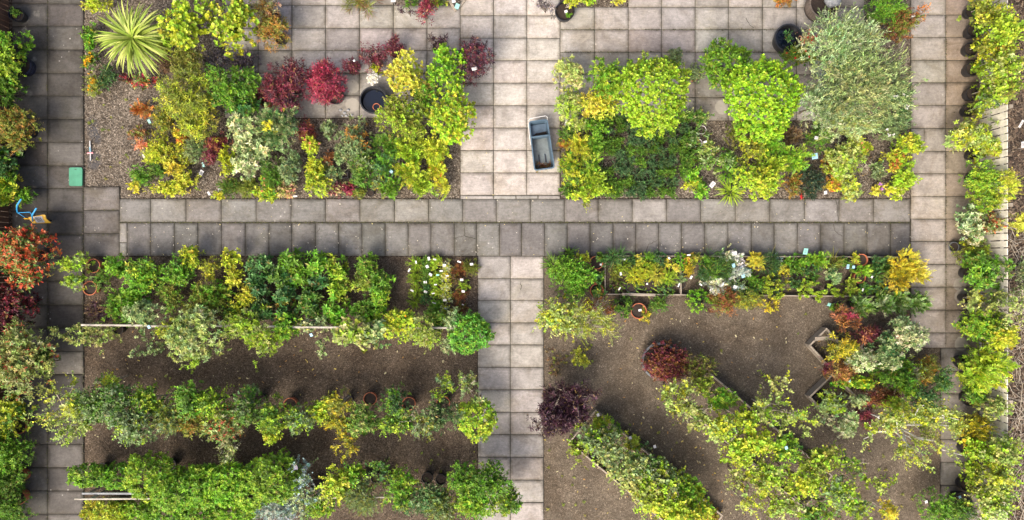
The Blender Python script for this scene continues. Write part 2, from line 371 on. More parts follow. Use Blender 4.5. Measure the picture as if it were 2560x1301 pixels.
chips('bark_chips', [(1360, 642, 2274, 871), (1360, 871, 2349, 1320)], 17000, [(.115, .09, .064), (.085, .067, .048), (.165, .135, .10), (.13, .105, .076)], .014, .036, .006)
E_ = [(212, 490, 1150, 503), (1401, 490, 2274, 503), (302, 636, 1193, 650), (1360, 636, 2270, 650), (205, 480, 218, 640), (205, 640, 218, 1301), (1186, 645, 1198, 1301), (1354, 645, 1366, 1301), (1145, 300, 1156, 495), (1394, 305, 1405, 495), (205, 0, 216, 465), (2268, 330, 2282, 497), (570, 290, 1150, 303), (1405, 296, 2150, 308), (301, 553, 2273, 560)]
chips('spilled_bark', E_, 2600, [(.12, .09, .065), (.07, .052, .038), (.18, .145, .11)], .012, .035, .052, .15)
chips('spilled_bark', [(33, -40, 110, 1301), (301, 620, 2273, 641), (2375, 0, 2450, 1301), (570, 180, 1150, 297), (1401, 200, 2160, 303)], 1500, [(.10, .075, .05), (.06, .05, .03), (.16, .12, .08), (.22, .19, .12)], .012, .04, .052, .15)
chips('joint_moss', [(301, 555, 2273, 559)] * 3 + [(208, 470, 213, 1290), (120, 0, 124, 1301), (2360, 40, 2364, 860), (33, 586, 300, 590), (211, 524, 301, 528), (1400, 74, 2150, 78), (1400, 130, 2150, 134), (563, 182, 1151, 186)], 3200, [(.055, .06, .016), (.035, .034, .016), (.08, .085, .025)], .012, .04, .046, .2)
chips('dry_leaf_litter', [(2520, -40, 2640, 1340)], 6000, [(.16, .11, .075), (.09, .06, .04), (.25, .19, .13)], .04, .12, .0)
chips('fallen_leaves', [(212, 820, 1193, 1120), (1360, 780, 2300, 1301), (300, 470, 1150, 497), (1540, 1050, 1850, 1250), (1540, 1050, 1850, 1250), (1660, 1080, 1830, 1290)], 620, [(.50, .40, .10), (.42, .36, .22), (.36, .20, .06), (.55, .5, .3)], .035, .075, .008, .2)
chips('fallen_petals', [(301, 500, 2273, 640), (1151, 300, 1400, 495), (211, 560, 1000, 640), (1880, 558, 2273, 640), (1480, 590, 1720, 640)], 260, [(.62, .58, .5), (.5, .46, .36), (.55, .46, .2)], .018, .04, .052, .1)

# ---------------------------------------------------------------- foliage
#        leaves, shoot length, leaf length, leaf width, angle from, angle to (deg), flat spray?
SP = {
 'ros': (9, .05, .135, .05, 88, 38, 0), 'rob': (9, .06, .17, .068, 88, 40, 0), 'sml': (11, .14, .058, .028, 75, 30, 0),
 'med': (9, .13, .085, .042, 78, 30, 0), 'rnd': (7, .12, .085, .08, 80, 35, 0), 'rns': (9, .22, .058, .052, 80, 40, 0),
 'map': (9, .10, .105, .024, 85, 35, 0), 'wil': (14, .30, .095, .022, 45, 20, 0), 'ndl': (26, .15, .045, .011, 65, 25, 0),
 'thu': (18, .18, .06, .02, 50, 25, 1), 'nan': (12, .24, .085, .034, 60, 30, 1), 'heb': (12, .025, .042, .024, 88, 20, 0),
 'grs': (14, .02, .30, .014, 70, 10, 0), 'frn': (22, .36, .075, .022, 75, 45, 1), 'flw': (9, .03, .05, .035, 90, 20, 0),
 'spk': (16, .05, .13, .022, 95, 25, 0), 'spi': (16, .05, .26, .028, 92, 25, 0), 'big': (6, .08, .17, .12, 85, 45, 0), 'twg': (7, .2, .05, .03, 60, 30, 0),
 'hdg': (9, .05, .078, .034, 88, 40, 0), 'dot': (11, .035, .06, .03, 88, 15, 0),
}
PAL = {
 'limeg': [(.24, .41, .022), (.185, .35, .018), (.31, .46, .032)],
 'hedge': [(.15, .29, .018), (.105, .23, .015), (.22, .37, .025)], 'phored': [(.46, .075, .03), (.36, .13, .04), (.24, .24, .07)],
 'emerald': [(.09, .26, .03), (.06, .19, .022), (.14, .33, .05)],
 'lime': [(.25, .37, .025), (.19, .31, .02), (.32, .43, .04)], 'limey': [(.37, .41, .025), (.28, .35, .025), (.46, .47, .05)],
 'yellow': [(.52, .49, .06), (.44, .43, .05), (.34, .38, .04)], 'gold': [(.50, .41, .025), (.41, .36, .025), (.30, .30, .03)],
 'bright': [(.115, .26, .018), (.085, .20, .015), (.17, .31, .025)], 'green': [(.08, .17, .018), (.058, .135, .015), (.13, .235, .028)],
 'olive': [(.16, .19, .025), (.115, .145, .02), (.22, .24, .04)], 'dark': [(.032, .085, .022), (.045, .11, .026), (.07, .15, .036)],
 'bluegreen': [(.055, .145, .040), (.04, .11, .03), (.10, .20, .06)], 'herb': [(.058, .125, .045), (.042, .095, .038), (.085, .165, .06)], 'sage': [(.24, .32, .13), (.175, .25, .09), (.33, .40, .19)], 'willow': [(.34, .44, .23), (.25, .35, .16), (.44, .52, .30)], 'willowy': [(.33, .42, .16), (.25, .33, .11), (.43, .49, .22)],
 'palm': [(.30, .38, .06), (.20, .29, .035), (.44, .49, .13)], 'paleolive': [(.27, .33, .085), (.20, .27, .06), (.36, .40, .14)], 'greygreen': [(.14, .20, .075), (.10, .155, .055), (.20, .26, .12)],
 'cream': [(.55, .56, .32), (.42, .48, .24), (.16, .27, .08)], 'silver': [(.50, .54, .46), (.36, .43, .36), (.62, .64, .56)],
 'blue': [(.24, .33, .33), (.16, .24, .23), (.36, .44, .44)], 'maroon': [(.075, .02, .03), (.05, .014, .022), (.12, .035, .045)],
 'wine': [(.13, .022, .035), (.085, .016, .028), (.19, .04, .055)], 'crimson': [(.25, .024, .05), (.16, .018, .04), (.36, .06, .09)],
 'bronze': [(.30, .15, .025), (.22, .13, .025), (.34, .22, .05), (.16, .14, .025)], 'orange': [(.46, .15, .03), (.34, .10, .025), (.42, .23, .05)],
 'rust': [(.20, .075, .025), (.14, .05, .02), (.26, .12, .04)], 'brown': [(.13, .085, .04), (.09, .06, .03), (.17, .12, .06)],
 'photinia': [(.10, .17, .03), (.17, .24, .06), (.42, .06, .03), (.30, .32, .13), (.34, .10, .04)], 'pholive': [(.20, .24, .07), (.30, .34, .14), (.36, .10, .05), (.13, .19, .04)],
 'darkred': [(.04, .012, .014), (.10, .015, .02), (.03, .045, .016), (.25, .03, .04)], 'black': [(.018, .04, .02), (.028, .055, .025), (.045, .075, .04)],
 'plumb': [(.045, .018, .028), (.03, .014, .022), (.08, .035, .05)], 'dusk': [(.10, .085, .10), (.07, .06, .075), (.14, .12, .13)],
 'white': [(.80, .80, .72), (.74, .76, .62)], 'fyellow': [(.78, .66, .02), (.70, .62, .04)], 'forange': [(.78, .30, .01), (.72, .42, .02)],
 'fred': [(.58, .012, .02), (.46, .012, .02)], 'fpink': [(.72, .26, .24), (.66, .36, .25)], 'fpurple': [(.42, .14, .58), (.38, .16, .5)],
 'fcoral': [(.72, .20, .11), (.68, .28, .14)], 'fcream': [(.72, .70, .30), (.66, .62, .22)], 'pinkgreen': [(.40, .36, .16), (.52, .26, .18), (.24, .28, .08)],
}
def nrm(a): return a / (np.linalg.norm(a, axis=-1, keepdims=True) + 1e-9)
def leaves(P, D, sp, pal, rng, fac=None, size=1.0):
    k, L, l, w, a0, a1, flat = SP[sp]; n = len(P); l *= size; w *= size; L *= size
    t = np.linspace(0, 1, k)[None, :, None]
    Ln = L * rng.uniform(.65, 1.3, n)[:, None, None]
    D = nrm(D); Dk = np.repeat(D[:, None], k, 1)
    base = P[:, None] + Dk * Ln * t
    up = np.array([0, 0, 1.0])
    if flat:
        e1 = nrm(np.cross(D, up + rng.normal(0, .25, (n, 3))))[:, None]
        sg = np.where(np.arange(k) % 2, 1.0, -1.0)[None, :, None]
        a = np.radians(a0 + (a1 - a0) * t + rng.normal(0, 7, (n, k, 1)))
        rad = e1 * sg; pn = nrm(np.cross(np.repeat(e1, k, 1), Dk)); pn = pn * np.sign(pn[..., 2:3] + 1e-6)
        d = np.cos(a) * Dk + np.sin(a) * rad + rng.normal(0, .1, (n, k, 3)); d = nrm(d)
        N = nrm(pn + rng.normal(0, .25, (n, k, 3)))
    else:
        e1 = nrm(np.cross(D, rng.normal(0, 1, (n, 3)))); e2 = np.cross(D, e1)
        ph = (2.4 * np.arange(k)[None] + rng.uniform(0, 6.28, (n, 1)) + rng.normal(0, .25, (n, k)))[..., None]
        a = np.radians(a0 + (a1 - a0) * t + rng.normal(0, 11, (n, k, 1)))
        rad = np.cos(ph) * e1[:, None] + np.sin(ph) * e2[:, None]
        d = nrm(np.cos(a) * Dk + np.sin(a) * rad); N = nrm(np.sin(a) * Dk - np.cos(a) * rad + rng.normal(0, .18, (n, k, 3)))
    sd_ = nrm(np.cross(N, d)); N = np.cross(d, sd_)
    sz = rng.uniform(.75, 1.22, (n, 1, 1)); ll = l * sz * rng.uniform(.7, 1.25, (n, k, 1)) * (1 - .25 * t); ww = w * sz * rng.uniform(.75, 1.2, (n, k, 1)) * (1 - .2 * t)
    pal = PAL[pal]; pa = np.array(pal)
    wts = np.array([.5, .3, .2, .14, .1][:len(pa)]); wts /= wts.sum()
    ci = rng.choice(len(pa), n, p=wts); cj = rng.choice(len(pa), (n, k), p=wts)
    pick = rng.random((n, k)) < .72
    col = pa[np.where(pick, ci[:, None], cj)] * rng.uniform(.6, 1.36, (n, k, 1)) * (.9 + .2 * t)
    col = col * (1 + rng.normal(0, .07, (n, 1, 3))); old = rng.random((n, k, 1)) < .055; col = np.where(old, col * .4 + np.array([.16, .11, .03]), col)
    if fac is not None: col = col * fac[:, None]
    m = n * k
    base = base.reshape(m, 3); d = d.reshape(m, 3); N = N.reshape(m, 3); s = sd_.reshape(m, 3); ll = ll.reshape(m, 1); ww = ww.reshape(m, 1); col = np.clip(col.reshape(m, 3) * 1.3, .004, .8)
    if w < .03:
        V = np.stack([base, base + d * ll * .5 + s * ww * .5 + N * ll * .04, base + d * ll - N * ll * .12, base + d * ll * .5 - s * ww * .5 + N * ll * .04], 1)
        return V.reshape(-1, 3), np.arange(4 * m).reshape(m, 4), col
    f = N * ww * .14; dr = N * ll
    V = np.stack([base, base + d * ll * .33 + s * ww * .48 + f, base + d * ll * .72 + s * ww * .40 + f - dr * .05, base + d * ll - dr * .14,
                  base + d * ll * .72 - s * ww * .40 + f - dr * .05, base + d * ll * .33 - s * ww * .48 + f], 1)
    q = np.arange(m)[:, None] * 6
    F = np.concatenate([q + np.array([[0, 1, 2, 3]]), q + np.array([[0, 3, 4, 5]])], 1).reshape(-1, 4)
    return V.reshape(-1, 3), F, np.repeat(col, 2, 0)

def crown(sp, rx, ry, zb, zt, rng, cov=1.0, dome=False, size=1.0):
    """shoot points and directions through a lobed crown"""
    k, L, l, w = SP[sp][:4]; A = math.pi * rx * ry
    n = int(np.clip(4.9 * cov * A / (k * .62 * l * w * size * size), 12, 14000)); rx *= 1.12; ry *= 1.12
    hz = max(.08, (zt - zb) / 2); rm = min(rx, ry)
    nl = 1 if dome else int(np.clip(3 + A * 5.5, 4, 26))
    if dome: lc = np.array([[0, 0, zb + hz]]); lr = np.array([1.0])
    else:
        lr = rng.uniform(.36, .58, nl) * (1 if nl < 9 else .78)
        th = rng.uniform(0, 6.28, nl) + np.arange(nl) * 2.4; rho = np.sqrt((np.arange(nl) + .35) / nl) * (1.02 - lr) * rng.uniform(.85, 1.1, nl)
        z = zt - hz * .55 - (zt - zb) * .38 * rho ** 2 - rng.uniform(0, .22, nl) * (zt - zb)
        lc = np.stack([rho * np.cos(th), rho * np.sin(th), z], 1)
    lw = lr ** 2; li = rng.choice(nl, n, p=lw / lw.sum())
    dv = nrm(rng.normal(0, 1, (n, 3))); dv[:, 2] = np.where(dv[:, 2] < -.25, -dv[:, 2], dv[:, 2])
    u = 1 - .55 * rng.random(n) ** 1.7
    u *= np.where(rng.random(n) < .11, rng.uniform(1.08, 1.5, n), 1)
    if dome: u = 1 - .3 * rng.random(n) ** 1.5; u *= np.where(rng.random(n) < .04, rng.uniform(1.02, 1.15, n), 1)
    if dome and A > .25:
        th = np.arctan2(dv[:, 1], dv[:, 0]); f_ = rng.uniform(0, 6.28, 4)
        u = u * (1 + .07 * np.sin(3 * th + f_[0]) + .06 * np.sin(5 * th + 4 * dv[:, 2] + f_[1]) + .06 * np.sin(9 * th + f_[2]) * np.sin(6 * dv[:, 2] + f_[3]))
    r_ = lr[li] * u
    P = np.stack([(lc[li, 0] + dv[:, 0] * r_) * rx, (lc[li, 1] + dv[:, 1] * r_) * ry, lc[li, 2] + dv[:, 2] * (hz if dome else np.minimum(lr[li] * rm * 1.15, hz)) * u], 1)
    if not dome:
        q = rng.random(n) < .2; m = q.sum(); th = rng.uniform(0, 6.28, m); rr = np.sqrt(rng.random(m)) * .88
        P[q] = np.stack([rr * np.cos(th) * rx, rr * np.sin(th) * ry, zb + (zt - zb) * rng.uniform(.1, .62, m)], 1)
    P[:, 2] = np.maximum(P[:, 2], .05)
    D = nrm(dv * .8 + np.array([0, 0, .55]) + rng.normal(0, .3, (n, 3))) if not dome else nrm(dv + rng.normal(0, .08 if A < .25 else .28, (n, 3)) + np.array([0, 0, .0 if A < .25 else .45]))
    lf = rng.uniform(.82, 1.18, (nl, 1)) * (1 + rng.normal(0, .05, (nl, 3)))
    L3 = np.stack([lc[:, 0] * rx, lc[:, 1] * ry, lc[:, 2]], 1)
    return P - D * L * .5 * size, D, lf[li], L3
def airy(rx, ry, zb, zt, rng, n_limb, wig=.12, sub=4):
    """limbs as polylines with shoots along them"""
    lines = []; P = []; D = []
    for i in range(n_limb):
        th = i * 2.4 + rng.uniform(-.4, .4); z0 = zb * .55 + (zt - zb) * rng.uniform(0, .45); rr = rng.uniform(.6, 1.05)
        end = np.array([rx * rr * math.cos(th), ry * rr * math.sin(th), zb + (zt - zb) * rng.uniform(.55, 1)])
        st = np.array([0, 0, z0]); m = 7; tt = np.linspace(0, 1, m)[:, None]
        pl = st + (end - st) * tt; pl[:, 2] += np.sin(tt[:, 0] * math.pi) * (zt - zb) * .12
        pl[1:] += rng.normal(0, wig * min(rx, ry), (m - 1, 3)) * np.array([1, 1, .5])
        r0 = .010 + .006 * (zt > 1.6); lines.append((pl, np.linspace(r0, .003, m)))
        for j in range(sub):
            q = rng.integers(2, m - 1); d = nrm(pl[q + 1] - pl[q - 1] + rng.normal(0, .75, 3) * np.linalg.norm(pl[q + 1] - pl[q - 1])); ln = .32 * min(rx, ry) * rng.uniform(.6, 1.3)
            s2 = pl[q] + d * ln * np.linspace(0, 1, 4)[:, None] + rng.normal(0, wig * .3 * min(rx, ry), (4, 3)) * np.array([[0], [1], [1], [1]])
            lines.append((s2, np.linspace(.006, .002, 4)))
            for tq in np.linspace(.25, 1, 5):
                P.append(pl[q] + d * ln * tq); D.append(d)
        for tq in np.linspace(.3, 1, 9):
            a = tq * (m - 1); b = min(int(a), m - 2); P.append(pl[b] + (pl[b + 1] - pl[b]) * (a - b)); D.append(nrm(pl[b + 1] - pl[b]))
    return lines, np.array(P), np.array(D)

def sstem(rng, zb, lobes, r0, mat, parent, top):
    mb = MB()
    hub = np.array([0, 0, max(.06, zb * .7)])
    mb.tube([(0, 0, 0), (rng.normal(0, .01), rng.normal(0, .01), hub[2] * .6), tuple(hub)], [r0 * 1.2, r0, r0 * .85], 6)
    for L in lobes[:9]:
        mid = hub + (L - hub) * .5 + np.array([*rng.normal(0, .03, 2), .02])
        mb.tube([hub, mid, L], [r0 * .7, r0 * .5, r0 * .25], 5)
    return mb.build('stem', mat, parent)
POT = {}
def pot(parent, mat, r=.15, h=.26, loc=(0, 0, 0), n=20):
    key = (mat, round(r, 3), round(h, 3))
    if key not in POT:
        a = MB().lathe([(r * .74, 0), (r * .97, h * .82), (r * 1.06, h * .83), (r * 1.06, h), (r * .96, h), (r * .93, h * .82)], n).disc(r * .74, .002, n).mesh('pot', M[mat], False)
        b = MB().disc(r * .94, h * .84, n).mesh('soil', M['potsoil'])
        POT[key] = (a, b)
    a, b = POT[key]
    return obj('pot', a, parent, loc), obj('soil', b, parent, loc)
LABELS = {}
GS = {'hedge shrubs of the lowest row': 1.16, 'tall shrubs of the middle row': 1.05, 'trees of the broad diagonal row': .86, 'shrubs of the diagonal row from the contorted shrub': 1.0, 'mixed shrubs of the lowest row': 1.08, 'shrubs trained along the timber rail': 1.08}
seed_ = [100]
def p(sp, px, py, rx, ry, h, pal, label, name='shrub', pot_=None, cov=1.0, air=0, grp=None, fl=None, zb=None, dome=False, base=None, stem='stem', size=1.0, wig=.12, pr=.15, pal2=None, hole=0, thick=1):
    """one plant: crown centre and half-axes as measured on the photo, height in metres"""
    seed_[0] += 1; rng = np.random.default_rng(seed_[0])
    zb = h * .3 if zb is None else zb; zc = zb * .4 + h * .6
    k_ = GS.get(grp, 1.0); x, y, _ = G(px, py, zc); f = (H - zc) / H / S * k_; rx *= f; ry *= f
    if base is not None: bx, by, _ = G(*base)
    else: bx, by = x, y
    cat = name.replace('_', ' ')
    t = empty(name, (bx, by, 0), label, cat, grp)
    LABELS.setdefault(label, []).append(grp)
    off = np.array([x - bx, y - by, 0])
    sm = M[stem]
    if air:
        lines, P, D = airy(rx, ry, zb, h, rng, air, wig)
        k, L, l, w = SP[sp][:4]; A = math.pi * rx * ry
        n = int(np.clip(5.2 * cov * A / (k * .62 * l * w * size ** 2), 12, 12000))
        ii = rng.integers(0, len(P), n); P = P[ii] + rng.normal(0, .05 * min(1, rx * 2), (n, 3)); D = nrm(D[ii] + rng.normal(0, .5, (n, 3)) + np.array([0, 0, .35]))
        fac = np.repeat(rng.uniform(.85, 1.15, (64, 1)), 3, 1)[ii % 64]
        if hole:
            kp = np.hypot(P[:, 0] / rx, P[:, 1] / ry) > hole; P, D, fac = P[kp], D[kp], fac[kp]; n = len(P)
        P += off
        lines = [(q, r * thick) for q, r in lines]; mb = MB()
        mb.tube([(0, 0, 0), tuple(off * .5 + np.array([0, 0, zb * .5])), tuple(off + np.array([0, 0, zb])), tuple(off + np.array([0, 0, zb + (h - zb) * .5]))], [.02, .017, .014, .008] if h > 1.2 else [.012, .01, .008, .005], 6)
        for pl, r in lines: mb.tube([q + off for q in pl], r, 5)
        mb.build('stem', sm, t)
    else:
        P, D, fac, L3 = crown(sp, rx, ry, zb, h, rng, cov, dome, size); P = P + off
        sstem(rng, zb, L3 + off, .008 + .006 * h, sm, t, h)
    if pal2:
        q = rng.random(len(P)) < pal2[1]
        parts = [leaves(P[~q], D[~q], sp, pal, rng, fac[~q], size), leaves(P[q], D[q], sp, pal2[0], rng, fac[q], size)]
        n0 = len(parts[0][0]); V = np.concatenate([parts[0][0], parts[1][0]]); F = np.concatenate([parts[0][1], parts[1][1] + n0]); c = np.concatenate([parts[0][2], parts[1][2]])
    else: V, F, c = leaves(P, D, sp, pal, rng, fac, size)
    V[:, 2] = np.maximum(V[:, 2], .03)
    obj('foliage', npmesh('foliage', V, F, M['leaf'], c), t)
    if fl:
        fp, cnt, fs = fl[:3]; order = np.argsort(-(P[:, 2] + rng.normal(0, .12 * h, len(P))))[:cnt * 3]
        ii = rng.choice(order, min(cnt, len(order)), replace=False)
        for i_ in ii:
            FV, FF, FC = leaves(P[i_:i_ + 1] + np.array([0, 0, .09]), np.array([[0, 0, 1.0]]), fl[3] if len(fl) > 3 else 'flw', fp, rng, None, fs)
            obj('flower', npmesh('flower', FV, FF, M['leaf'], FC), t)
    if pot_: pot(t, pot_, pr, pr * 1.75)
    return t
def straps(px, py, r, h, pal, label, n=90, w=.05, name='palm', zb=.5, grp=None, arch=.5, pot_=None, trunk=.05, lo=-.25):
    """rosette of long arching strap leaves"""
    seed_[0] += 1; rng = np.random.default_rng(seed_[0])
    x, y, _ = G(px, py, h * .8); r *= (H - h * .8) / H / S
    t = empty(name, (x, y, 0), label, name.replace('_', ' '), grp); LABELS.setdefault(label, []).append(grp)
    V = []; F = []; col = []; pa = np.array(PAL[pal]); m = 6
    for i in range(n):
        th = i * 2.399 + rng.normal(0, .15); el = rng.uniform(lo, 1.25); ln = r * rng.uniform(.82, 1.12) * (1.05 if el < .8 else .8)
        c = pa[rng.integers(0, len(pa))] * rng.uniform(.8, 1.2); p0 = np.array([0, 0, zb]) + rng.normal(0, .015, 3); s = np.array([-math.sin(th), math.cos(th), 0])
        n0 = len(V)
        for j in range(m):
            u = j / (m - 1); e = el - arch * u ** 1.5 * rng.uniform(.9, 1.1)
            q = p0 if j == 0 else q + ln / (m - 1) * np.array([math.cos(e) * math.cos(th), math.cos(e) * math.sin(th), math.sin(e)])
            ww = w * (.55 + .45 * min(1, u * 4)) * (1 - u ** 2.5) * .5 + .002
            V += [q - s * ww, q + np.array([0, 0, -ww * .35]), q + s * ww]
            if j: 
                a = n0 + 3 * (j - 1)
                F += [(a, a + 1, a + 4, a + 3), (a + 1, a + 2, a + 5, a + 4)]; col += [c * (1.1 - .2 * (u < .3)), c * .92]
    V = np.array(V); V[:, 2] = np.maximum(V[:, 2], .03)
    obj('foliage', npmesh('foliage', V, np.array(F), M['leaf'], np.clip(np.array(col) * 1.1, .004, .85)), t)
    MB().tube([(0, 0, 0), (.01, 0, zb * .5), (0, 0, zb)], [trunk, trunk * .9, trunk * .8], 8).build('stem', M['stem'], t)
    if pot_: pot(t, pot_, .15, .26)
    return t
# ---------------------------------------------------------------- plants along the left edge
g = 'potted shrubs along the left fence'
p('med', 8, 150, 48, 62, 1.3, 'bright', 'bright green leafy shrub in the dark blue pot by the brown fence', grp=g, base=(48, 163), pal2=('lime', .4), stem='pale')
p('med', 20, 225, 38, 42, .9, 'green', 'mid green shrub directly below the dark blue pot on the left edge', grp=g, pal2=('bright', .4))
p('med', 62, 108, 26, 20, .8, 'bright', 'small bright leafy sprig reaching over the slabs above the blue pot', grp=g, air=4, cov=.5, base=(42, 130))
p('sml', 38, 35, 14, 16, .5, 'green', 'sparse dark leaved seedling in a black pot beside the brown fence', grp=g, cov=.5, pot_='blackpot', pr=.17)
p('sml', 30, 320, 62, 58, 1.2, 'bronze', 'olive brown fine leaved bush with orange tips hanging over the left path', grp=g, pal2=('olive', .6), pot_='blackpot')
p('med', 12, 410, 38, 58, .9, 'bluegreen', 'dark green shrub with bare grey twigs beside an empty black pot, left edge', grp=g, pal2=('bright', .25))
p('twg', 30, 375, 40, 20, .7, 'greygreen', 'nearly bare twiggy plant above the black pot on the left edge', grp=g, air=6, cov=.12, stem='pale')
p('nan', 20, 480, 48, 40, 1.0, 'bright', 'bright green shrub just above the blue tubular hand cart', grp=g, pal2=('limey', .3))
p('med', 62, 488, 24, 22, .7, 'bright', 'small bright green tuft on the slabs above the blue cart handles', grp=g)
p('med', 52, 640, 82, 76, 1.4, 'photinia', 'large photinia with many red young leaves below the yellow trolley plate', name='photinia', cov=1.15, pot_='terra', pal2=('phored', .38))
p('med', 30, 765, 52, 60, 1.1, 'darkred', 'dark photinia with deep red leaves in the shade of the larger one', name='photinia', pot_='blackpot', pal2=('wine', .3))
p('med', 55, 905, 76, 98, 1.5, 'pholive', 'pale variegated photinia with cream edged leaves beside the left path', name='photinia', cov=1.15, pot_='terra', pal2=('paleolive', .45))
p('med', 108, 910, 24, 40, 1.0, 'green', 'narrow green shrub pressed against the variegated photinia on its path side', grp=g)
p('med', 18, 1040, 58, 52, 1.1, 'limey', 'yellow green shrub above a terracotta pot at the left edge', grp=g, base=(46, 1064), pal2=('green', .5))
p('sml', 18, 1130, 56, 52, 1.0, 'bright', 'fresh green bush between two terracotta pots on the left edge', grp=g)
p('sml', 16, 1205, 48, 42, .9, 'green', 'mid green bush next to the middle terracotta pot on the left edge', grp=g, base=(46, 1192))
p('sml', 22, 1275, 56, 44, 1.0, 'green', 'dense green bush in the lowest left corner of the photograph', grp=g, pal2=('bright', .4), base=(44, 1245))
p('twg', 75, 1120, 22, 34, .6, 'green', 'wispy green seedling leaning onto the dark slabs of the left path', grp=g, air=5, cov=.25)

# ---------------------------------------------------------------- upper left bed
straps(320, 90, 97, 1.75, 'palm', 'spiky pale green palm with a full head of long strap leaves', 190, .055, 'palm', 1.15, arch=.95)
g = 'plants in the upper left bed'
p('med', 240, 8, 34, 24, .8, 'limey', 'pale yellow shrub in the top corner beside the spiky palm', grp=g)
p('rnd', 462, 45, 76, 72, 1.9, 'lime', 'large yellow green shrub right of the spiky palm', name='tree', cov=.95, pal2=('limey', .5), zb=.6)
p('rnd', 568, 58, 66, 76, 1.9, 'limey', 'yellow leaved tree at the top left edge of the slabbed yard', name='tree', cov=.95, pal2=('lime', .5), zb=.6)
p('med', 420, 105, 40, 42, 1.1, 'olive', 'olive green shrub tucked below the large yellow green shrub', grp=g, pal2=('limey', .3))
p('sml', 542, 155, 38, 30, .5, 'dusk', 'low purple grey leaf patch spreading below the yellow tree', grp=g, cov=.9)  # dull purple grey leaves spread as a low patch
p('sml', 612, 152, 40, 32, .4, 'dusk', 'low purple grey leaf patch on the slabs left of the bronze maple', grp=g, cov=.9)  # second purple grey leaf patch, lower, over the slabs
p('sml', 226, 152, 18, 30, .45, 'green', 'slim plant with bright orange flowers at the edge of the left path', 'wallflower', grp=g, fl=('forange', 26, .9))
p('sml', 232, 208, 26, 32, .4, 'olive', 'low bushy plant dotted with golden orange flowers beside the left path', 'wallflower', grp=g, fl=('forange', 22, .8))
p('sml', 268, 190, 24, 34, .5, 'dark', 'dark green bush right of the orange flowered plants', grp=g)
p('med', 228, 95, 18, 40, .4, 'bright', 'small green plant with yellow buds squeezed between palm and left path', grp=g, fl=('fyellow', 6, .6))
p('med', 358, 196, 36, 24, .5, 'photinia', 'low red leaved shrub directly below the spiky palm', 'photinia', grp=g, cov=.8, pal2=('crimson', .35))
p('sml', 318, 194, 24, 14, .35, 'darkred', 'dark red low shrub under the lower left palm leaves', grp=g, cov=.7)
p('twg', 415, 165, 30, 30, .3, 'brown', 'brown dried plant right of the palm', grp=g, cov=.6)
p('thu', 355, 272, 25, 22, .35, 'orange', 'small orange feathery shrub alone on the pale bark', grp=g, pal2=('bronze', .3))
p('map', 468, 165, 42, 50, 1.2, 'olive', 'feathery olive maple between the yellow tree and the green bush', 'maple', grp=g)
p('map', 455, 238, 76, 62, 1.4, 'olive', 'wide feathery yellow green maple above the pale bark', 'maple', grp=g, cov=1.2, pal2=('limey', .35))
p('map', 490, 300, 52, 46, 1.0, 'olive', 'yellow green lace leaved maple below the wide one', 'maple', grp=g, cov=1.1, pal2=('limey', .45))
p('med', 575, 215, 70, 62, 1.5, 'bright', 'rich green bushy shrub left of the dark red maple', grp=g, pal2=('green', .5), cov=1.1)
p('med', 605, 262, 48, 36, 1.0, 'green', 'green shrub at the lower edge of the rich green bush', grp=g, pal2=('bluegreen', .4))
p('sml', 405, 312, 34, 42, .6, 'olive', 'olive gold shrub at the left side of the yellow shrub group', grp=g, pal2=('gold', .3))
p('sml', 398, 378, 42, 40, .55, 'limey', 'golden fine leaved shrub right of the coral flowered plant', grp=g, pal2=('limey', .5))
p('med', 458, 342, 22, 28, .6, 'gold', 'yellow shrub with orange tips in the middle of the gold group', grp=g, pal2=('orange', .25), cov=.9)
p('med', 432, 418, 28, 30, .5, 'yellow', 'clear yellow shrub left of the narrow green one', grp=g, pal2=('gold', .3), cov=.8)
p('sml', 455, 390, 28, 34, .5, 'limey', 'yellow green shrub beneath the grey leaved shrub', grp=g, cov=.8, pal2=('olive', .4))
p('med', 462, 455, 40, 30, .5, 'yellow', 'lemon yellow low shrub near the oval white label', grp=g, cov=.9, pal2=('limey', .4))
p('med', 410, 472, 36, 22, .4, 'limey', 'lime yellow low shrub by the cross path edge', grp=g, cov=.8)
p('sml', 354, 436, 30, 30, .45, 'green', 'round green shrub at the lower left corner of the bed', grp=g, pal2=('bright', .5))
p('sml', 395, 420, 26, 24, .5, 'green', 'deep green low shrub under the golden shrub', grp=g)
p('med', 345, 466, 24, 16, .3, 'yellow', 'orange tinged yellow plant nearest the paved corner', grp=g, cov=.7, pal2=('gold', .5))
p('sml', 353, 365, 18, 16, .5, 'fcoral', 'small coral flowered plant on the left side of the gold group', grp=g, cov=.8)
p('sml', 344, 335, 22, 22, .4, 'rust', 'rust brown fine shrub above the coral flowers', grp=g, cov=.7, pal2=('olive', .4))
p('ndl', 490, 372, 28, 40, .6, 'sage', 'grey leaved wiry shrub above the oval white label', grp=g, pal2=('greygreen', .4), cov=.9)
p('map', 548, 360, 30, 32, .5, 'wine', 'dark red lace leaved shrub left of the cream flowered pieris', 'maple', grp=g, pal2=('rust', .4), cov=.8)
p('map', 525, 392, 24, 24, .4, 'wine', 'small wine red plant beside the narrow yellow shrub', 'maple', grp=g, cov=.8)
p('med', 566, 408, 18, 46, .6, 'limey', 'narrow upright yellow shrub left of the cream leaved pieris', grp=g)
p('rob', 612, 320, 42, 52, 1.0, 'sage', 'variegated pieris with cream tufts left of the mahonia', 'pieris', grp=g, size=.62, cov=1.2, fl=('fcream', 5, 1.1), pal2=('cream', .4))
p('rob', 612, 400, 42, 52, .9, 'sage', 'variegated pieris with grey cream leaves above the pink flowered shrub', 'pieris', grp=g, size=.6, cov=1.2, pal2=('cream', .3))
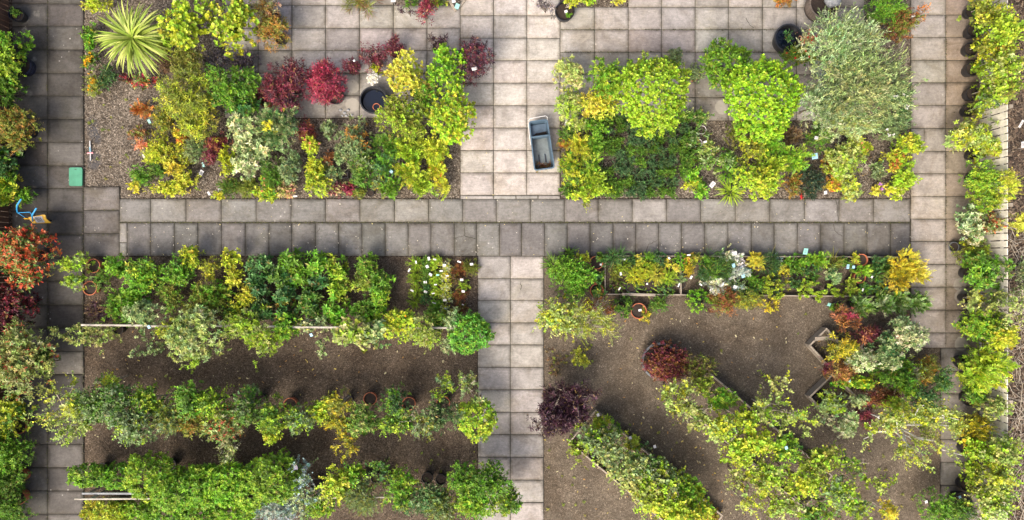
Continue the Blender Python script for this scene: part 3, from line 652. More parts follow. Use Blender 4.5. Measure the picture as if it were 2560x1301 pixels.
p('rob', 655, 370, 32, 44, .9, 'sage', 'variegated pieris with yellow flower tufts between mahonia and pieris pair', 'pieris', grp=g, size=.6, fl=('fcream', 5, 1.3), cov=1.1)
p('ndl', 575, 470, 34, 26, .4, 'green', 'low green heath like shrub beside the square white label', 'heather', grp=g, pal2=('olive', .3))
p('med', 545, 488, 16, 10, .3, 'limey', 'tiny lime plant below the square white label', grp=g)
p('ndl', 618, 470, 30, 26, .4, 'olive', 'soft olive green shrub between the heath and the pink flowered shrub', grp=g)
p('nan', 695, 312, 46, 66, 1.2, 'sage', 'mahonia with grey green leaflets and star shaped yellow flowers', 'mahonia', grp=g, size=.7, cov=1.25, pal2=('bluegreen', .45), fl=('fyellow', 7, .8, 'spk'))
p('rob', 722, 412, 32, 46, .8, 'greygreen', 'grey green rosette shrub below the mahonia', grp=g, size=.55, cov=1.2)
p('ndl', 682, 432, 30, 42, .7, 'green', 'dark heath like shrub between pieris and the grey green rosettes', 'heather', grp=g)
p('med', 668, 474, 36, 32, .6, 'limey', 'yellow green shrub with pink tips at the cross path edge', grp=g, fl=('fcoral', 4, .9), pal2=('bright', .3))
p('med', 710, 472, 26, 30, .5, 'pinkgreen', 'pink and cream leaved shrub right of the pink tipped one', grp=g)
p('med', 775, 372, 24, 28, .7, 'limey', 'yellow shrub with an orange pink top right of the mahonia', grp=g, fl=('fcoral', 8, .9))
p('med', 782, 415, 28, 26, .6, 'limey', 'yellow round leaved shrub in the middle of three yellow ones', grp=g)
p('med', 790, 458, 36, 40, .6, 'lime', 'lime yellow shrub lowest of three yellow ones', grp=g, pal2=('limey', .5))
p('map', 765, 325, 26, 36, .5, 'wine', 'small reddish shrub at the patio edge right of the mahonia', 'maple', grp=g, pal2=('rust', .4), cov=.8)
p('rob', 826, 325, 28, 22, .4, 'greygreen', 'grey green rosette plant under the slabbed yard edge', grp=g, size=.55, cov=.8)
p('ros', 888, 335, 42, 50, .7, 'greygreen', 'skimmia with orange tinted leaf whorls left of the olive tree', 'skimmia', grp=g, size=.75, pal2=('bronze', .2), cov=.9)
p('spk', 823, 395, 20, 18, .35, 'rust', 'small orange brown plant beside an empty round pot', grp=g, cov=.8)
p('ros', 862, 388, 24, 30, .5, 'greygreen', 'green whorled skimmia left of the larger centre one', 'skimmia', grp=g, size=.7)
p('ros', 908, 392, 40, 40, .5, 'green', 'broad whorled skimmia around the purple leaved plant', 'skimmia', grp=g, size=.7, pal2=('greygreen', .5))
p('ros', 833, 432, 28, 26, .4, 'greygreen', 'low grey green skimmia above the red leaved plants', 'skimmia', grp=g, size=.65)
p('ros', 902, 446, 34, 32, .5, 'green', 'dark whorled skimmia above the round brown pot', 'skimmia', grp=g, size=.65)
p('ros', 942, 455, 18, 24, .4, 'greygreen', 'narrow whorled skimmia left of the emerald plume', 'skimmia', grp=g, size=.65, pal2=('limey', .3))
p('sml', 923, 412, 14, 10, .35, 'plumb', 'tiny purple leaved plant among the whorled skimmias', grp=g)
p('med', 845, 475, 28, 20, .3, 'wine', 'red and pink low leaves at the cross path edge', 'heuchera', grp=g, pal2=('pinkgreen', .4))
p('med', 872, 474, 14, 16, .3, 'crimson', 'small scarlet plant right of the pink leaved heuchera', 'heuchera', grp=g)
p('sml', 896, 480, 18, 18, .3, 'olive', 'small olive shrub left of the round brown pot', grp=g)
p('thu', 966, 362, 32, 40, .7, 'green', 'dark emerald feathery conifer beneath the olive tree', 'conifer', grp=g)
p('thu', 962, 418, 30, 38, .6, 'bluegreen', 'emerald plume conifer in the middle of a column of three', 'conifer', grp=g, pal2=('bright', .4))
p('thu', 978, 470, 28, 27, .45, 'bright', 'round emerald conifer nearest the cross path', 'conifer', grp=g)
p('nan', 1032, 375, 44, 44, .8, 'lime', 'lime nandina with narrow leaflets below the olive tree', 'nandina', grp=g)
p('nan', 1022, 435, 40, 42, .7, 'lime', 'lime nandina right of the emerald conifers', 'nandina', grp=g, pal2=('limey', .4))
p('nan', 1092, 372, 32, 44, .8, 'limey', 'yellow nandina below the big lime tree', 'nandina', grp=g)
p('med', 1080, 362, 20, 20, .85, 'limey', 'round yellow shrub embedded between two nandinas', grp=g)
p('nan', 1088, 432, 28, 30, .6, 'limey', 'yellow nandina with an orange tip at the bark border', 'nandina', grp=g, pal2=('orange', .12))
p('nan', 1062, 470, 34, 28, .5, 'lime', 'yellow green nandina lowest at the cross path', 'nandina', grp=g)
p('nan', 1102, 466, 20, 28, .5, 'limey', 'small yellow nandina nearest the lower right bed corner', 'nandina', grp=g, cov=.7)
p('rnd', 1130, 285, 66, 74, 1.6, 'limeg', 'big lime yellow tree overhanging the centre path', 'tree', cov=1.15, size=.7, zb=.5, pal2=('limey', .35))
p('rnd', 1115, 170, 52, 66, 1.5, 'limeg', 'lime green tree between the yellow one and the maroon maple', 'tree', cov=1.05, size=.75, pal2=('bright', .3))
p('rnd', 1015, 180, 50, 62, 1.5, 'yellow', 'bright yellow tree right of the white hydrangea', 'tree', cov=1.05, size=.72)
p('med', 1005, 295, 70, 58, 1.4, 'olive', 'olive lime tree below the black water tub', 'tree', cov=1.1, size=.8, pal2=('lime', .5))
p('med', 1060, 240, 40, 45, 1.1, 'bright', 'green shrub hidden between the yellow and the lime trees', grp=g, pal2=('olive', .5))
p('map', 1182, 155, 46, 60, 1.2, 'plumb', 'purple black maple with a white label overhanging the centre path', 'maple', cov=.9, pal2=('wine', .3), pot_='blackpot')
p('map', 1092, 105, 28, 22, 1.0, 'plumb', 'thin purple maple above the lime green tree', 'maple', cov=.45, air=7, pot_='blackpot')
p('map', 985, 120, 24, 26, .9, 'wine', 'small red purple maple above the bright yellow tree', 'maple', cov=.9, pot_='blackpot')
p('map', 935, 145, 46, 32, .9, 'wine', 'airy wine coloured maple above the white hydrangea', 'maple', cov=.5, air=9, pot_='blackpot')
p('map', 876, 160, 24, 26, .8, 'wine', 'small dark maple with a white tag right of the crimson one', 'maple', cov=.75, pot_='blackpot')
p('map', 718, 205, 60, 76, 1.3, 'wine', 'large wine red maple left of the crimson maple', 'maple', cov=1.1, pot_='blackpot', pal2=('plumb', .25))
p('map', 815, 204, 54, 54, 1.1, 'crimson', 'bright crimson maple in a black pot on the slabs', 'maple', cov=1.15, base=(828, 232))
p('map', 648, 238, 20, 24, .7, 'wine', 'small maroon maple behind a terracotta pot', 'maple', cov=.7)
p('map', 682, 78, 42, 46, 1.2, 'bronze', 'bronze and olive maple on the slabs right of the yellow tree', 'maple', cov=1.1, pot_='blackpot', pal2=('olive', .35))
p('map', 665, 22, 36, 34, 1.2, 'pinkgreen', 'salmon pink maple at the top edge above the bronze one', 'maple', cov=.9, pot_='blackpot', pal2=('bronze', .5))
p('grs', 905, 4, 42, 28, .5, 'olive', 'tufted brown green grass at the top edge of the slabs', 'grass tuft'.replace(' ', '_'), cov=.9, pal2=('rust', .35))
p('map', 1062, 24, 26, 34, 1.0, 'crimson', 'red maple at the top edge hanging over the slabs', 'maple', cov=.7, pal2=('wine', .6))
p('map', 1020, 26, 26, 16, .7, 'plumb', 'thin dark maple twigs left of the red maple at the top edge', 'maple', cov=.3, air=5)
p('sml', 1025, 6, 16, 14, .3, 'bright', 'small bright green plant in the bark at the top edge', grp=g)
p('sml', 1095, 4, 26, 12, .3, 'bright', 'low green plant left of the timber offcuts at the top edge', grp=g, pal2=('limey', .4))

# ---------------------------------------------------------------- upper right bed
g = 'plants in the upper right bed'
p('ros', 1420, 185, 42, 46, 1.0, 'paleolive', 'pale olive shrub at the corner of centre path and right yard', grp=g, size=.6)
p('ros', 1425, 262, 38, 46, .9, 'paleolive', 'pale olive shrub right of the centre path above the trolley', grp=g, size=.6, pal2=('lime', .4))
p('med', 1512, 190, 44, 56, 1.3, 'bright', 'fresh green shrub left of the round lime tree', grp=g, pal2=('lime', .4), cov=1.1)
p('med', 1500, 258, 52, 40, 1.0, 'limey', 'golden yellow shrub left of the round lime tree', grp=g, pal2=('yellow', .5), cov=1.1)
p('rnd', 1633, 234, 80, 88, 2.2, 'limeg', 'big round lime green tree with round leaves above the dark herb block', 'tree', cov=2.0, size=.8, zb=.7, dome=True)
p('ros', 1690, 145, 22, 26, .6, 'greygreen', 'small grey green skimmia behind the round lime tree', 'skimmia', grp=g, size=.5, pot_='blackpot')
p('ros', 1735, 186, 26, 24, .5, 'greygreen', 'small grey green potted skimmia right of the round lime tree', 'skimmia', grp=g, size=.5, pot_='terra')
p('med', 1812, 158, 50, 50, 1.2, 'bright', 'round bright green shrub standing on the slabs between two lime trees', grp=g, cov=1.8, pot_='blackpot', dome=True)
p('rnd', 1908, 246, 80, 94, 2.1, 'limeg', 'big lime tree left of the silver willow', 'tree', cov=2.0, size=.75, zb=.6, pal2=('bright', .2), dome=True)
p('sml', 1445, 318, 36, 24, .7, 'paleolive', 'pale leaved shrub right of the trolley top', grp=g, pal2=('lime', .4))
p('sml', 1422, 338, 28, 22, .5, 'green', 'spreading green fern right of the trolley handle', grp=g)
p('med', 1492, 308, 38, 28, .8, 'green', 'mid green shrub below the golden yellow shrub', grp=g, pal2=('bright', .4))
p('frn', 1412, 362, 26, 22, .4, 'orange', 'orange dried fern arching onto the centre path', 'fern', grp=g, cov=.4, pal2=('gold', .5), size=.7)
p('nan', 1448, 372, 30, 34, .7, 'limey', 'yellow fern like shrub right of the orange fern', grp=g, size=.8)
p('thu', 1488, 368, 26, 36, .8, 'bright', 'plume shaped green conifer at the left edge of the herb block', 'conifer', grp=g)
p('thu', 1478, 415, 26, 32, .8, 'bright', 'second plume conifer below the first beside the herb block', 'conifer', grp=g, pal2=('lime', .4))
p('nan', 1430, 412, 32, 36, .6, 'limey', 'yellow green nandina beside the lower end of the trolley', 'nandina', grp=g, size=.8, pal2=('bright', .35))
p('ros', 1440, 446, 34, 32, .6, 'limey', 'yellow tinted skimmia two thirds down the path side', 'skimmia', grp=g, size=.6, pal2=('green', .4))
p('thu', 1482, 452, 30, 30, .8, 'lime', 'bright plume conifer by the lower herb rows', 'conifer', grp=g)
p('med', 1424, 480, 24, 20, .4, 'green', 'small green shrub in the bed corner by centre and cross path', grp=g)
p('med', 1462, 484, 36, 22, .8, 'lime', 'lime shrub reaching over the cross path corner', grp=g, pal2=('limey', .3))
p('twg', 1462, 503, 14, 14, .5, 'olive', 'thin olive sprig lying over the cross path edge', grp=g, air=4, cov=.5)
p('med', 1508, 476, 28, 18, .7, 'lime', 'lime leafed tip pushing into the herb block', grp=g)
# the dense block of herbs
hb = None; rr = random.Random(3)
HV = []
for v in range(5):
    seed_[0] += 1; rng = np.random.default_rng(seed_[0]); P_, D_, f_, L_ = crown('ndl', .17, .17, .14, .36, rng, .8)
    rng2 = np.random.default_rng(v); V_, F_, c_ = leaves(P_, nrm(D_ + np.array([0, 0, .4])), 'ndl', 'herb' if v < 3 else 'green', rng2, f_, 1.25)
    HV.append(npmesh('foliage', V_, F_, M['leaf'], c_ * (1.15 if v % 2 else 1.0)))
for j in range(8):
    for i in range(9):
        x, y = 1496 + i * 26.5 + rr.uniform(-4, 4), 300 + j * 26 + rr.uniform(-4, 4)
        if rr.random() < .06 or (i > 7 and j > 5): continue
        X, Y, _ = G(x, y, .3)
        t = empty('potted_herb', (X, Y, 0), 'dark green fine leaved potted herb in the dense square block', 'potted herb', 'herbs in the dense dark green block', rr.uniform(0, 6.28))
        o = obj('foliage', HV[rr.randrange(5)], t); k = rr.uniform(.9, 1.15); o.scale = (k, k, rr.uniform(.85, 1.2))
        pot(t, 'blackpot', .085, .15, n=12)
p('med', 1738, 290, 34, 24, .6, 'paleolive', 'pale leaved strawberry like plant below the small skimmia', grp=g, pal2=('green', .4), cov=.8)
p('med', 1742, 345, 36, 30, .45, 'greygreen', 'leafy plant in a wire hoop above the white spotted group', grp=g, cov=.75, pal2=('green', .4))
p('med', 1725, 385, 26, 26, .4, 'green', 'green leafy plant right of the herb block middle', grp=g, cov=.75)
p('med', 1768, 372, 26, 26, .4, 'paleolive', 'pale leafy plant at the brown bark patch', grp=g, cov=.6)
p('med', 1772, 412, 30, 30, .45, 'green', 'green leafy plant above the tilted white sign', grp=g, cov=.75, pal2=('sage', .4))
p('med', 1732, 430, 28, 26, .4, 'bright', 'bright leafy plant right of the lower herb rows', grp=g, cov=.75)
p('med', 1730, 460, 28, 16, .3, 'limey', 'low yellow plant at the lower right corner of the herb block', grp=g, cov=.7)
p('med', 1752, 475, 18, 24, .4, 'bright', 'slim green plant left of the tilted white sign', grp=g)
p('med', 1815, 392, 30, 32, .6, 'green', 'green leafy shrub above the two spiky plants', grp=g, pal2=('sage', .3), cov=.8)
p('thu', 1838, 335, 24, 30, .7, 'olive', 'olive shrub in the gap left of the big lime tree', grp=g)
straps(1826, 428, 34, .5, 'bright', 'spiky green plant above the yellow green one', 70, .028, 'spiky_plant', .15, 'spiky rosettes', .5, 'blackpot', .02, 0)
straps(1832, 476, 40, .5, 'lime', 'spiky yellow green plant touching the cross path', 80, .028, 'spiky_plant', .15, 'spiky rosettes', .5, 'blackpot', .02, 0)
p('rnd', 1895, 452, 62, 50, 1.0, 'lime', 'big lime shrub at the cross path right of the spiky plants', grp=g, size=.62, cov=1.15, pal2=('limey', .3))
p('med', 1885, 378, 44, 36, .9, 'olive', 'olive gold shrub below the big lime tree', grp=g, size=.8, pal2=('limey', .4))
p('thu', 1935, 360, 40, 34, 1.1, 'bright', 'bright green feathery shrub between the lime tree and brown bark', grp=g)
p('thu', 1985, 398, 50, 32, 1.0, 'bright', 'bright green plume reaching right above the red flowers', grp=g, pal2=('lime', .5))
p('thu', 1940, 412, 44, 30, .9, 'lime', 'lime plume left of the dark round bush', grp=g)
W = 'silver willow'
p('wil', 2110, 120, 96, 100, 2.6, 'willow', 'huge silver grey willow, its paler upper crown beside the right path', 'willow_tree', cov=1.0, zb=.8, pal2=('sage', .4), size=1.0)
p('wil', 2165, 220, 118, 112, 2.8, 'willowy', 'huge grey green willow, broad yellowish crown above the white roses', 'willow_tree', cov=1.0, zb=.8, pal2=('greygreen', .4), size=.95)
p('wil', 2062, 252, 66, 62, 2.2, 'willow', 'grey willow beside the big lime tree, left of the broad willow', 'willow_tree', cov=1.2, zb=.7, pal2=('greygreen', .5), size=.85)
p('wil', 2115, 312, 82, 40, 2.0, 'willow', 'lower grey willow hanging over the shaded shrubs', 'willow_tree', cov=1.15, zb=.9, pal2=('paleolive', .4), size=.85)
p('sml', 2210, 20, 62, 36, 1.3, 'bright', 'bright green shrub at the top edge right of the silver willow', grp=g, pal2=('green', .4))
p('sml', 2248, 62, 48, 44, 1.0, 'rust', 'rusty brown shrub at the right path below the top green shrub', grp=g, pal2=('olive', .5))
p('twg', 2305, 36, 24, 16, .9, 'orange', 'thin orange twigs reaching over the right path', grp=g, air=5, cov=.25, base=(2270, 45))
p('sml', 1958, 2, 34, 14, .4, 'bronze', 'low bronze leaved plant on the slabs at the top edge', grp=g, pal2=('orange', .3))
p('sml', 2026, 92, 28, 30, .8, 'pinkgreen', 'red stemmed shrub right of the black tub', grp=g, fl=('fred', 12, .7), cov=.5, stem='stem')
p('med', 2005, 135, 54, 26, .8, 'olive', 'dark olive shrub with red flowers below the black tub', grp=g, size=.75, fl=('fred', 9, .7), pal2=('green', .4))
p('med', 1432, 6, 28, 14, .9, 'limey', 'young yellow green tree growing from the black pot at the top edge', 'tree', base=(1412, 30), stem='pale', cov=.7)
p('med', 1470, 4, 22, 12, .5, 'lime', 'green plant in bark right of the black pot at the top edge', grp=g)
p('med', 1546, 2, 14, 10, .4, 'yellow', 'small yellow plant in the top bark strip', grp=g)
p('map', 1366, 12, 28, 28, .9, 'dusk', 'faint purple grey maple twigs over the centre path at the top', 'maple', cov=.3, air=7)
p('sml', 2245, 255, 40, 55, .7, 'dark', 'dark leaved rose bush with white blooms beside the right path', 'rose_bush', fl=('white', 9, 1.1), pal2=('greygreen', .4))
p('ndl', 2215, 322, 42, 30, .6, 'sage', 'grey green lavender below the white rose bush', 'lavender', fl=('white', 3, 1.0), pal2=('greygreen', .6))
p('sml', 2262, 300, 24, 30, .6, 'greygreen', 'grey green bush at the path edge below the white roses', grp=g)
p('sml', 2052, 350, 36, 34, .7, 'bright', 'bright green bush above the round blue white label', grp=g, pal2=('green', .6))
p('ros', 2115, 405, 50, 54, .8, 'paleolive', 'pale green loose shrub in front of the willow', grp=g, size=.65, pal2=('lime', .3))
p('ros', 2130, 470, 34, 34, .6, 'paleolive', 'pale green shrub at the cross path left of the bare bark', grp=g, size=.6, pal2=('limey', .3))
p('ros', 2150, 365, 32, 26, .7, 'limey', 'yellowish shrub with coral tips right below the willow', grp=g, size=.6, fl=('fcoral', 3, .7))
p('sml', 2028, 458, 33, 44, .7, 'black', 'very dark oval bush between two red flowers', grp=g, cov=1.2)
p('sml', 1982, 465, 24, 32, .5, 'bronze', 'bronze yellow bush left of the dark oval bush', grp=g, pal2=('olive', .3))
p('med', 2078, 415, 26, 28, .5, 'bronze', 'orange spotted autumn shrub right of the round blue white label', grp=g, size=.8, pal2=('limey', .35), cov=.8)
p('med', 2085, 462, 26, 26, .4, 'gold', 'golden spotted shrub right of the very dark bush', grp=g, size=.8, pal2=('orange', .25), cov=.75)
p('thu', 1975, 335, 30, 26, .6, 'brown', 'brown dried shrub under the grey willow', grp=g, cov=.8)
p('med', 2268, 368, 36, 38, .7, 'lime', 'lime yellow shrub at the right path below the rose bush', grp=g, pal2=('limey', .5))
p('med', 2240, 400, 30, 28, .6, 'limey', 'yellow shrub with orange centre left of the lime path shrub', grp=g, pal2=('orange', .2))
p('med', 2265, 440, 34, 38, .7, 'lime', 'bright lime shrub pushing onto the right path', grp=g)
p('med', 2195, 430, 20, 26, .4, 'greygreen', 'small green shrub beside the pale dead twigs', grp=g)
p('med', 2240, 478, 32, 20, .5, 'limey', 'pale lime shrub in the lower right bed corner', grp=g, fl=('fcream', 3, .8))
p('med', 2195, 478, 18, 14, .3, 'yellow', 'small lemon plant above the purple flower', grp=g, fl=('fpurple', 2, 1.1))
p('twg', 2172, 415, 24, 22, .3, 'brown', 'pale dead twigs on the bare bark', 'dead_plant', air=6, cov=.04, stem='pale')
# ---------------------------------------------------------------- right edge, in black pots in front of the pale fence
g = 'potted shrubs along the pale fence'
for i, (px, py, rx, ry, h, pal, lab, bx, by) in enumerate([
    (2478, 25, 50, 46, 1.9, 'limey', 'tall yellow green shrub, topmost of the row along the pale fence', 2430, 30),
    (2520, 75, 50, 50, 2.2, 'lime', 'tall lime shrub in the row along the pale fence, level with the rusty shrub', 2433, 80),
    (2490, 120, 54, 46, 1.7, 'limey', 'yellow green shrub with pale bent canes in the row along the pale fence', 2430, 123),
    (2525, 165, 46, 44, 2.2, 'paleolive', 'pale leaved shrub leaning over the pale fence level with the willow', 2432, 172),
    (2500, 215, 56, 44, 1.8, 'lime', 'lime shrub in the row along the pale fence just above the bare boards', 2432, 235),
    (2465, 255, 34, 26, 1.2, 'greygreen', 'grey green shrub at the top of the bare fence boards', 2428, 276)]):
    p('rns', px, py, rx, ry, h, pal, lab, grp=g, base=(bx, by), stem='pale', pal2=('lime' if i % 2 else 'olive', .4), cov=1.05, zb=h * .45, size=1.25)
p('ros', 2445, 335, 72, 48, 1.1, 'paleolive', 'variegated yellow green shrub reaching far over the right path', grp=g, size=.75, pal2=('limey', .45))
p('ros', 2470, 380, 46, 30, 1.0, 'limey', 'yellow leaved shrub below the variegated one before the fence', grp=g, size=.75)
p('sml', 2462, 448, 46, 50, 1.2, 'lime', 'lime green shrub before the fence, left of its yellow branch', grp=g, pal2=('bright', .35))
p('sml', 2524, 462, 30, 38, 1.7, 'yellow', 'yellow shrub topping the fence level with the cross path top', grp=g, pal2=('limey', .4))
p('sml', 2470, 500, 44, 34, 1.1, 'lime', 'soft green shrub above the red tipped photinia at the right path', grp=g, pal2=('bright', .5))
p('ros', 2428, 560, 36, 52, 1.0, 'cream', 'cream variegated shrub at the right path opposite the cross path', grp=g, size=.65, pal2=('greygreen', .5))
p('med', 2470, 565, 38, 40, 1.0, 'pholive', 'variegated photinia with red shoots before the fence', 'photinia', pal2=('photinia', .5))
p('med', 2440, 620, 40, 28, .8, 'limey', 'yellowish shrub in a tipped grey pot below the cream shrub', grp=g, size=.75, pal2=('olive', .5))
p('sml', 2545, 562, 34, 28, 1.7, 'yellow', 'golden yellow shrub beyond the fence opposite the cross path', grp=g)
p('twg', 2398, 638, 28, 12, .6, 'olive', 'thin olive sprig lying over the right path slabs', grp=g, air=4, cov=.4, base=(2435, 640))
p('ros', 2472, 675, 56, 62, 1.4, 'green', 'large deep green shrub with long leaves before the fence', grp=g, size=.9, cov=1.15, base=(2428, 682), pal2=('bright', .4))
p('rns', 2455, 752, 56, 30, 1.1, 'paleolive', 'thin pale shrub with two bare white stems below the deep green one', grp=g, air=9, cov=.6, stem='pale', base=(2425, 745), size=1.2)
p('rns', 2520, 770, 34, 34, 1.9, 'paleolive', 'pale wispy shrub rising above the fence top', grp=g, air=8, cov=.55, stem='pale', size=1.2)
p('med', 2468, 820, 64, 46, 1.4, 'bright', 'bright green shrub, upper of the pair above the pot rings', grp=g, size=.85, pal2=('lime', .45), base=(2425, 815), cov=1.1)
p('med', 2515, 840, 40, 42, 1.7, 'limey', 'yellow lime shrub over the fence top beside the bright green one', grp=g, size=.85)
p('nan', 2475, 918, 70, 62, 1.5, 'lime', 'large lime green shrub with hanging leaflets, widest of the fence row', grp=g, cov=1.25, base=(2415, 905), pal2=('limey', .3))
p('thu', 2425, 950, 26, 30, .9, 'green', 'dark green ferny shrub on the path side of the widest lime shrub', grp=g)
p('sml', 2440, 985, 36, 26, .9, 'green', 'mid green shrub above the golden orange one', grp=g, base=(2424, 998), pal2=('bright', .3))
p('rnd', 2490, 1020, 44, 34, 1.4, 'paleolive', 'pale round leaved shrub before a gap of bare boards', grp=g, size=.7, cov=.8)
p('thu', 2440, 1072, 48, 42, .9, 'gold', 'golden orange shrub beside the white stemmed birch', grp=g, pal2=('olive', .4))
p('rns', 2450, 1120, 42, 34, 1.1, 'lime', 'green shrub in a black pot right below the golden orange one', grp=g, base=(2425, 1122), cov=.8, size=1.2)
p('rns', 2510, 1130, 50, 50, 2.0, 'paleolive', 'tall pale shrub with small round leaves, upper of the lower right trio', grp=g, base=(2428, 1150), cov=.95, size=1.25, pal2=('lime', .4))
p('rns', 2490, 1200, 52, 50, 1.8, 'limey', 'tall yellow green shrub with a white forked stem at the lower right', grp=g, base=(2418, 1212), stem='pale', cov=.95, size=1.25, pal2=('paleolive', .4))
p('rns', 2488, 1268, 58, 50, 1.8, 'paleolive', 'tall pale green shrub in the lower right corner', grp=g, base=(2425, 1280), cov=.95, size=1.25, pal2=('lime', .4))
p('rns', 2430, 1180, 26, 40, .9, 'lime', 'small lime shrub at the right path below the birch', grp=g, cov=.7, size=1.2)
p('sml', 2350, 1268, 52, 46, 1.2, 'green', 'rich green shrub at the bottom edge beside the right path', pal2=('bright', .45))
p('sml', 2410, 1285, 44, 34, 1.1, 'green', 'dark green shrub beside a big black pot at the bottom right', pal2=('dark', .4))
p('rns', 2555, 700, 16, 60, .5, 'greygreen', 'dull weedy plant behind the fence', cov=.5, grp=g)

# ---------------------------------------------------------------- lower left bed
g = 'shrubs in the lower left bed'
p('med', 188, 660, 38, 30, .9, 'lime', 'pale green shrub leaning left out of the upper terracotta pot', base=(232, 666), size=.8, pal2=('paleolive', .4), cov=.8, stem='pale')
p('med', 188, 706, 38, 22, .9, 'lime', 'pale green shrub leaning left out of the lower terracotta pot', base=(224, 720), size=.8, pal2=('sage', .4), cov=.8, stem='pale')
p('med', 295, 668, 34, 32, .8, 'bright', 'bright green shrub right of the upper terracotta pot', grp=g, pot_='blackpot')
p('med', 355, 690, 54, 42, .9, 'bright', 'wide bright green shrub between the pots and the yellow topped one', grp=g, pal2=('lime', .3))
p('med', 300, 768, 42, 42, .8, 'bright', 'green shrub left of the pale grey one above the rail', grp=g, pal2=('green', .4))
p('med', 345, 740, 40, 34, .8, 'bright', 'bright green shrub in the second row from the cross path', grp=g)
p('sml', 255, 700, 20, 34, .4, 'green', 'dim green plant between pots and bright shrubs', grp=g, cov=.6)
p('med', 440, 675, 42, 44, .9, 'green', 'green shrub left of the yellow topped shrub', grp=g, pal2=('bright', .5))
p('med', 478, 642, 34, 28, .9, 'limey', 'yellow topped shrub overhanging the cross path edge', grp=g, size=.9, pal2=('lime', .4))
p('sml', 525, 668, 24, 30, .7, 'olive', 'olive yellow shrub left of the yellow column shrub', grp=g, pal2=('limey', .4))
p('sml', 428, 745, 32, 44, .8, 'olive', 'olive green shrub below the green one', grp=g, pal2=('bright', .3))
p('med', 522, 732, 58, 40, .9, 'bright', 'broad green shrub left of the yellow diagonal one', grp=g, pal2=('olive', .5))
p('sml', 505, 775, 46, 24, .7, 'olive', 'low olive shrub above the large pale grey one', grp=g)
p('rnd', 578, 648, 26, 34, .8, 'limey', 'yellow column shrub at the cross path', grp=g, size=.8)
p('med', 590, 695, 24, 24, .7, 'yellow', 'clear yellow shrub below the column shrub', grp=g, pal2=('limey', .5))
p('med', 618, 738, 26, 34, .7, 'limey', 'yellow shrub leaning diagonally beside the dark rhododendrons', grp=g, pal2=('yellow', .3))
p('med', 588, 775, 30, 30, .7, 'green', 'green shrub below the diagonal yellow one', grp=g, pal2=('limey', .4))
RH = [(655, 668, 40, 34, 'bluegreen', 'blue green rhododendron at the upper left of the rhododendron group'), (645, 722, 30, 36, 'bluegreen', 'dark rhododendron right of the clear yellow shrub'),
      (655, 775, 36, 34, 'dark', 'dark rhododendron at the lower left of the group'), (695, 690, 34, 32, 'green', 'mid green rhododendron in the left half of the group'),
      (732, 655, 36, 30, 'bright', 'bright rhododendron at the top of the group'), (785, 662, 34, 32, 'bright', 'yellowish green rhododendron at the upper right of the group'),
      (745, 700, 32, 28, 'bright', 'rhododendron with pale veined leaves in the middle of the group'), (795, 705, 26, 24, 'bluegreen', 'small blue green rhododendron right of the middle'),
      (770, 740, 36, 28, 'green', 'green rhododendron below the middle'), (838, 672, 30, 40, 'lime', 'pale lime rhododendron, upper of the right column'),
      (845, 722, 30, 32, 'lime', 'pale green rhododendron, second in the right column'), (832, 768, 34, 30, 'bright', 'green rhododendron, third in the right column'),
      (705, 738, 30, 26, 'bluegreen', 'blue green rhododendron above the reddish one'), (770, 785, 40, 28, 'green', 'broad rhododendron lowest in the middle'),
      (712, 788, 34, 24, 'dark', 'dark rhododendron lowest beside the rail'), (845, 800, 30, 20, 'bright', 'low rhododendron at the rail below the right column')]
for x, y, rx, ry, pal, lab in RH:
    p('rob', x, y, rx, ry, .85, pal, lab, 'rhododendron', size=.82, cov=1.05, grp='rhododendrons in the lower left bed', pal2=('dark' if pal in ('bluegreen', 'green') else 'bright', .25))
p('ros', 708, 752, 18, 24, .7, 'bronze', 'small reddish yellow rhododendron in a dark gap of the group', 'rhododendron', grp='rhododendrons in the lower left bed', pal2=('limey', .4))
SK = [(915, 662, 28, 32, 'topmost skimmia of the green column left of the bare bark'), (905, 705, 28, 30, 'olive tinted skimmia, second of the green column'), (950, 708, 36, 36, 'broad skimmia on the right side of the green column'),
      (955, 748, 30, 34, 'bright skimmia bulging toward the bare bark'), (905, 770, 34, 30, 'skimmia second lowest of the green column'), (935, 785, 34, 26, 'skimmia lowest of the green column beside the rail')]
for i, (x, y, rx, ry, lab) in enumerate(SK):
    p('ros', x, y, rx, ry, .8, 'bright' if i != 1 else 'olive', lab, 'skimmia', size=.72, cov=1.1, grp='skimmias in the lower left bed', pal2=('lime' if i % 2 else 'green', .4))
HE = 'small heathers in rows by the centre path'
for x, y, r, pal, lab in [(1038, 660, 13, 'lime', 'lime heather tuft nearest the cross path in the first row'), (1039, 684, 13, 'lime', 'lime heather tuft, second of the first row'), (1037, 704, 13, 'lime', 'round lime heather tuft, third of the first row'),
        (1040, 732, 13, 'lime', 'lime heather tuft, fourth of the first row'), (1038, 755, 13, 'lime', 'lime heather tuft, last of the first row')]:
    p('ndl', x, y, r, r * 1.05, .3, pal, lab, 'heather', grp=HE, dome=True, cov=1.3)
for i, y in enumerate((655, 680, 702, 726, 748)):
    p('sml', 1063, y, 17, 16, .3, 'green' if i < 3 else 'bluegreen', 'dark green heather in the second row, number %s from the cross path' % ('one', 'two', 'three', 'four', 'five')[i], 'heather', grp=HE, size=.7, cov=.9)
for i, y in enumerate((660, 698, 728, 762, 790)):
    p('sml', 1088, y, 19, 20, .32, 'lime' if i < 3 else 'bright', 'lime green heather in the third row, number %s from the cross path' % ('one', 'two', 'three', 'four', 'five')[i], 'heather', grp=HE, size=.7, cov=.9)
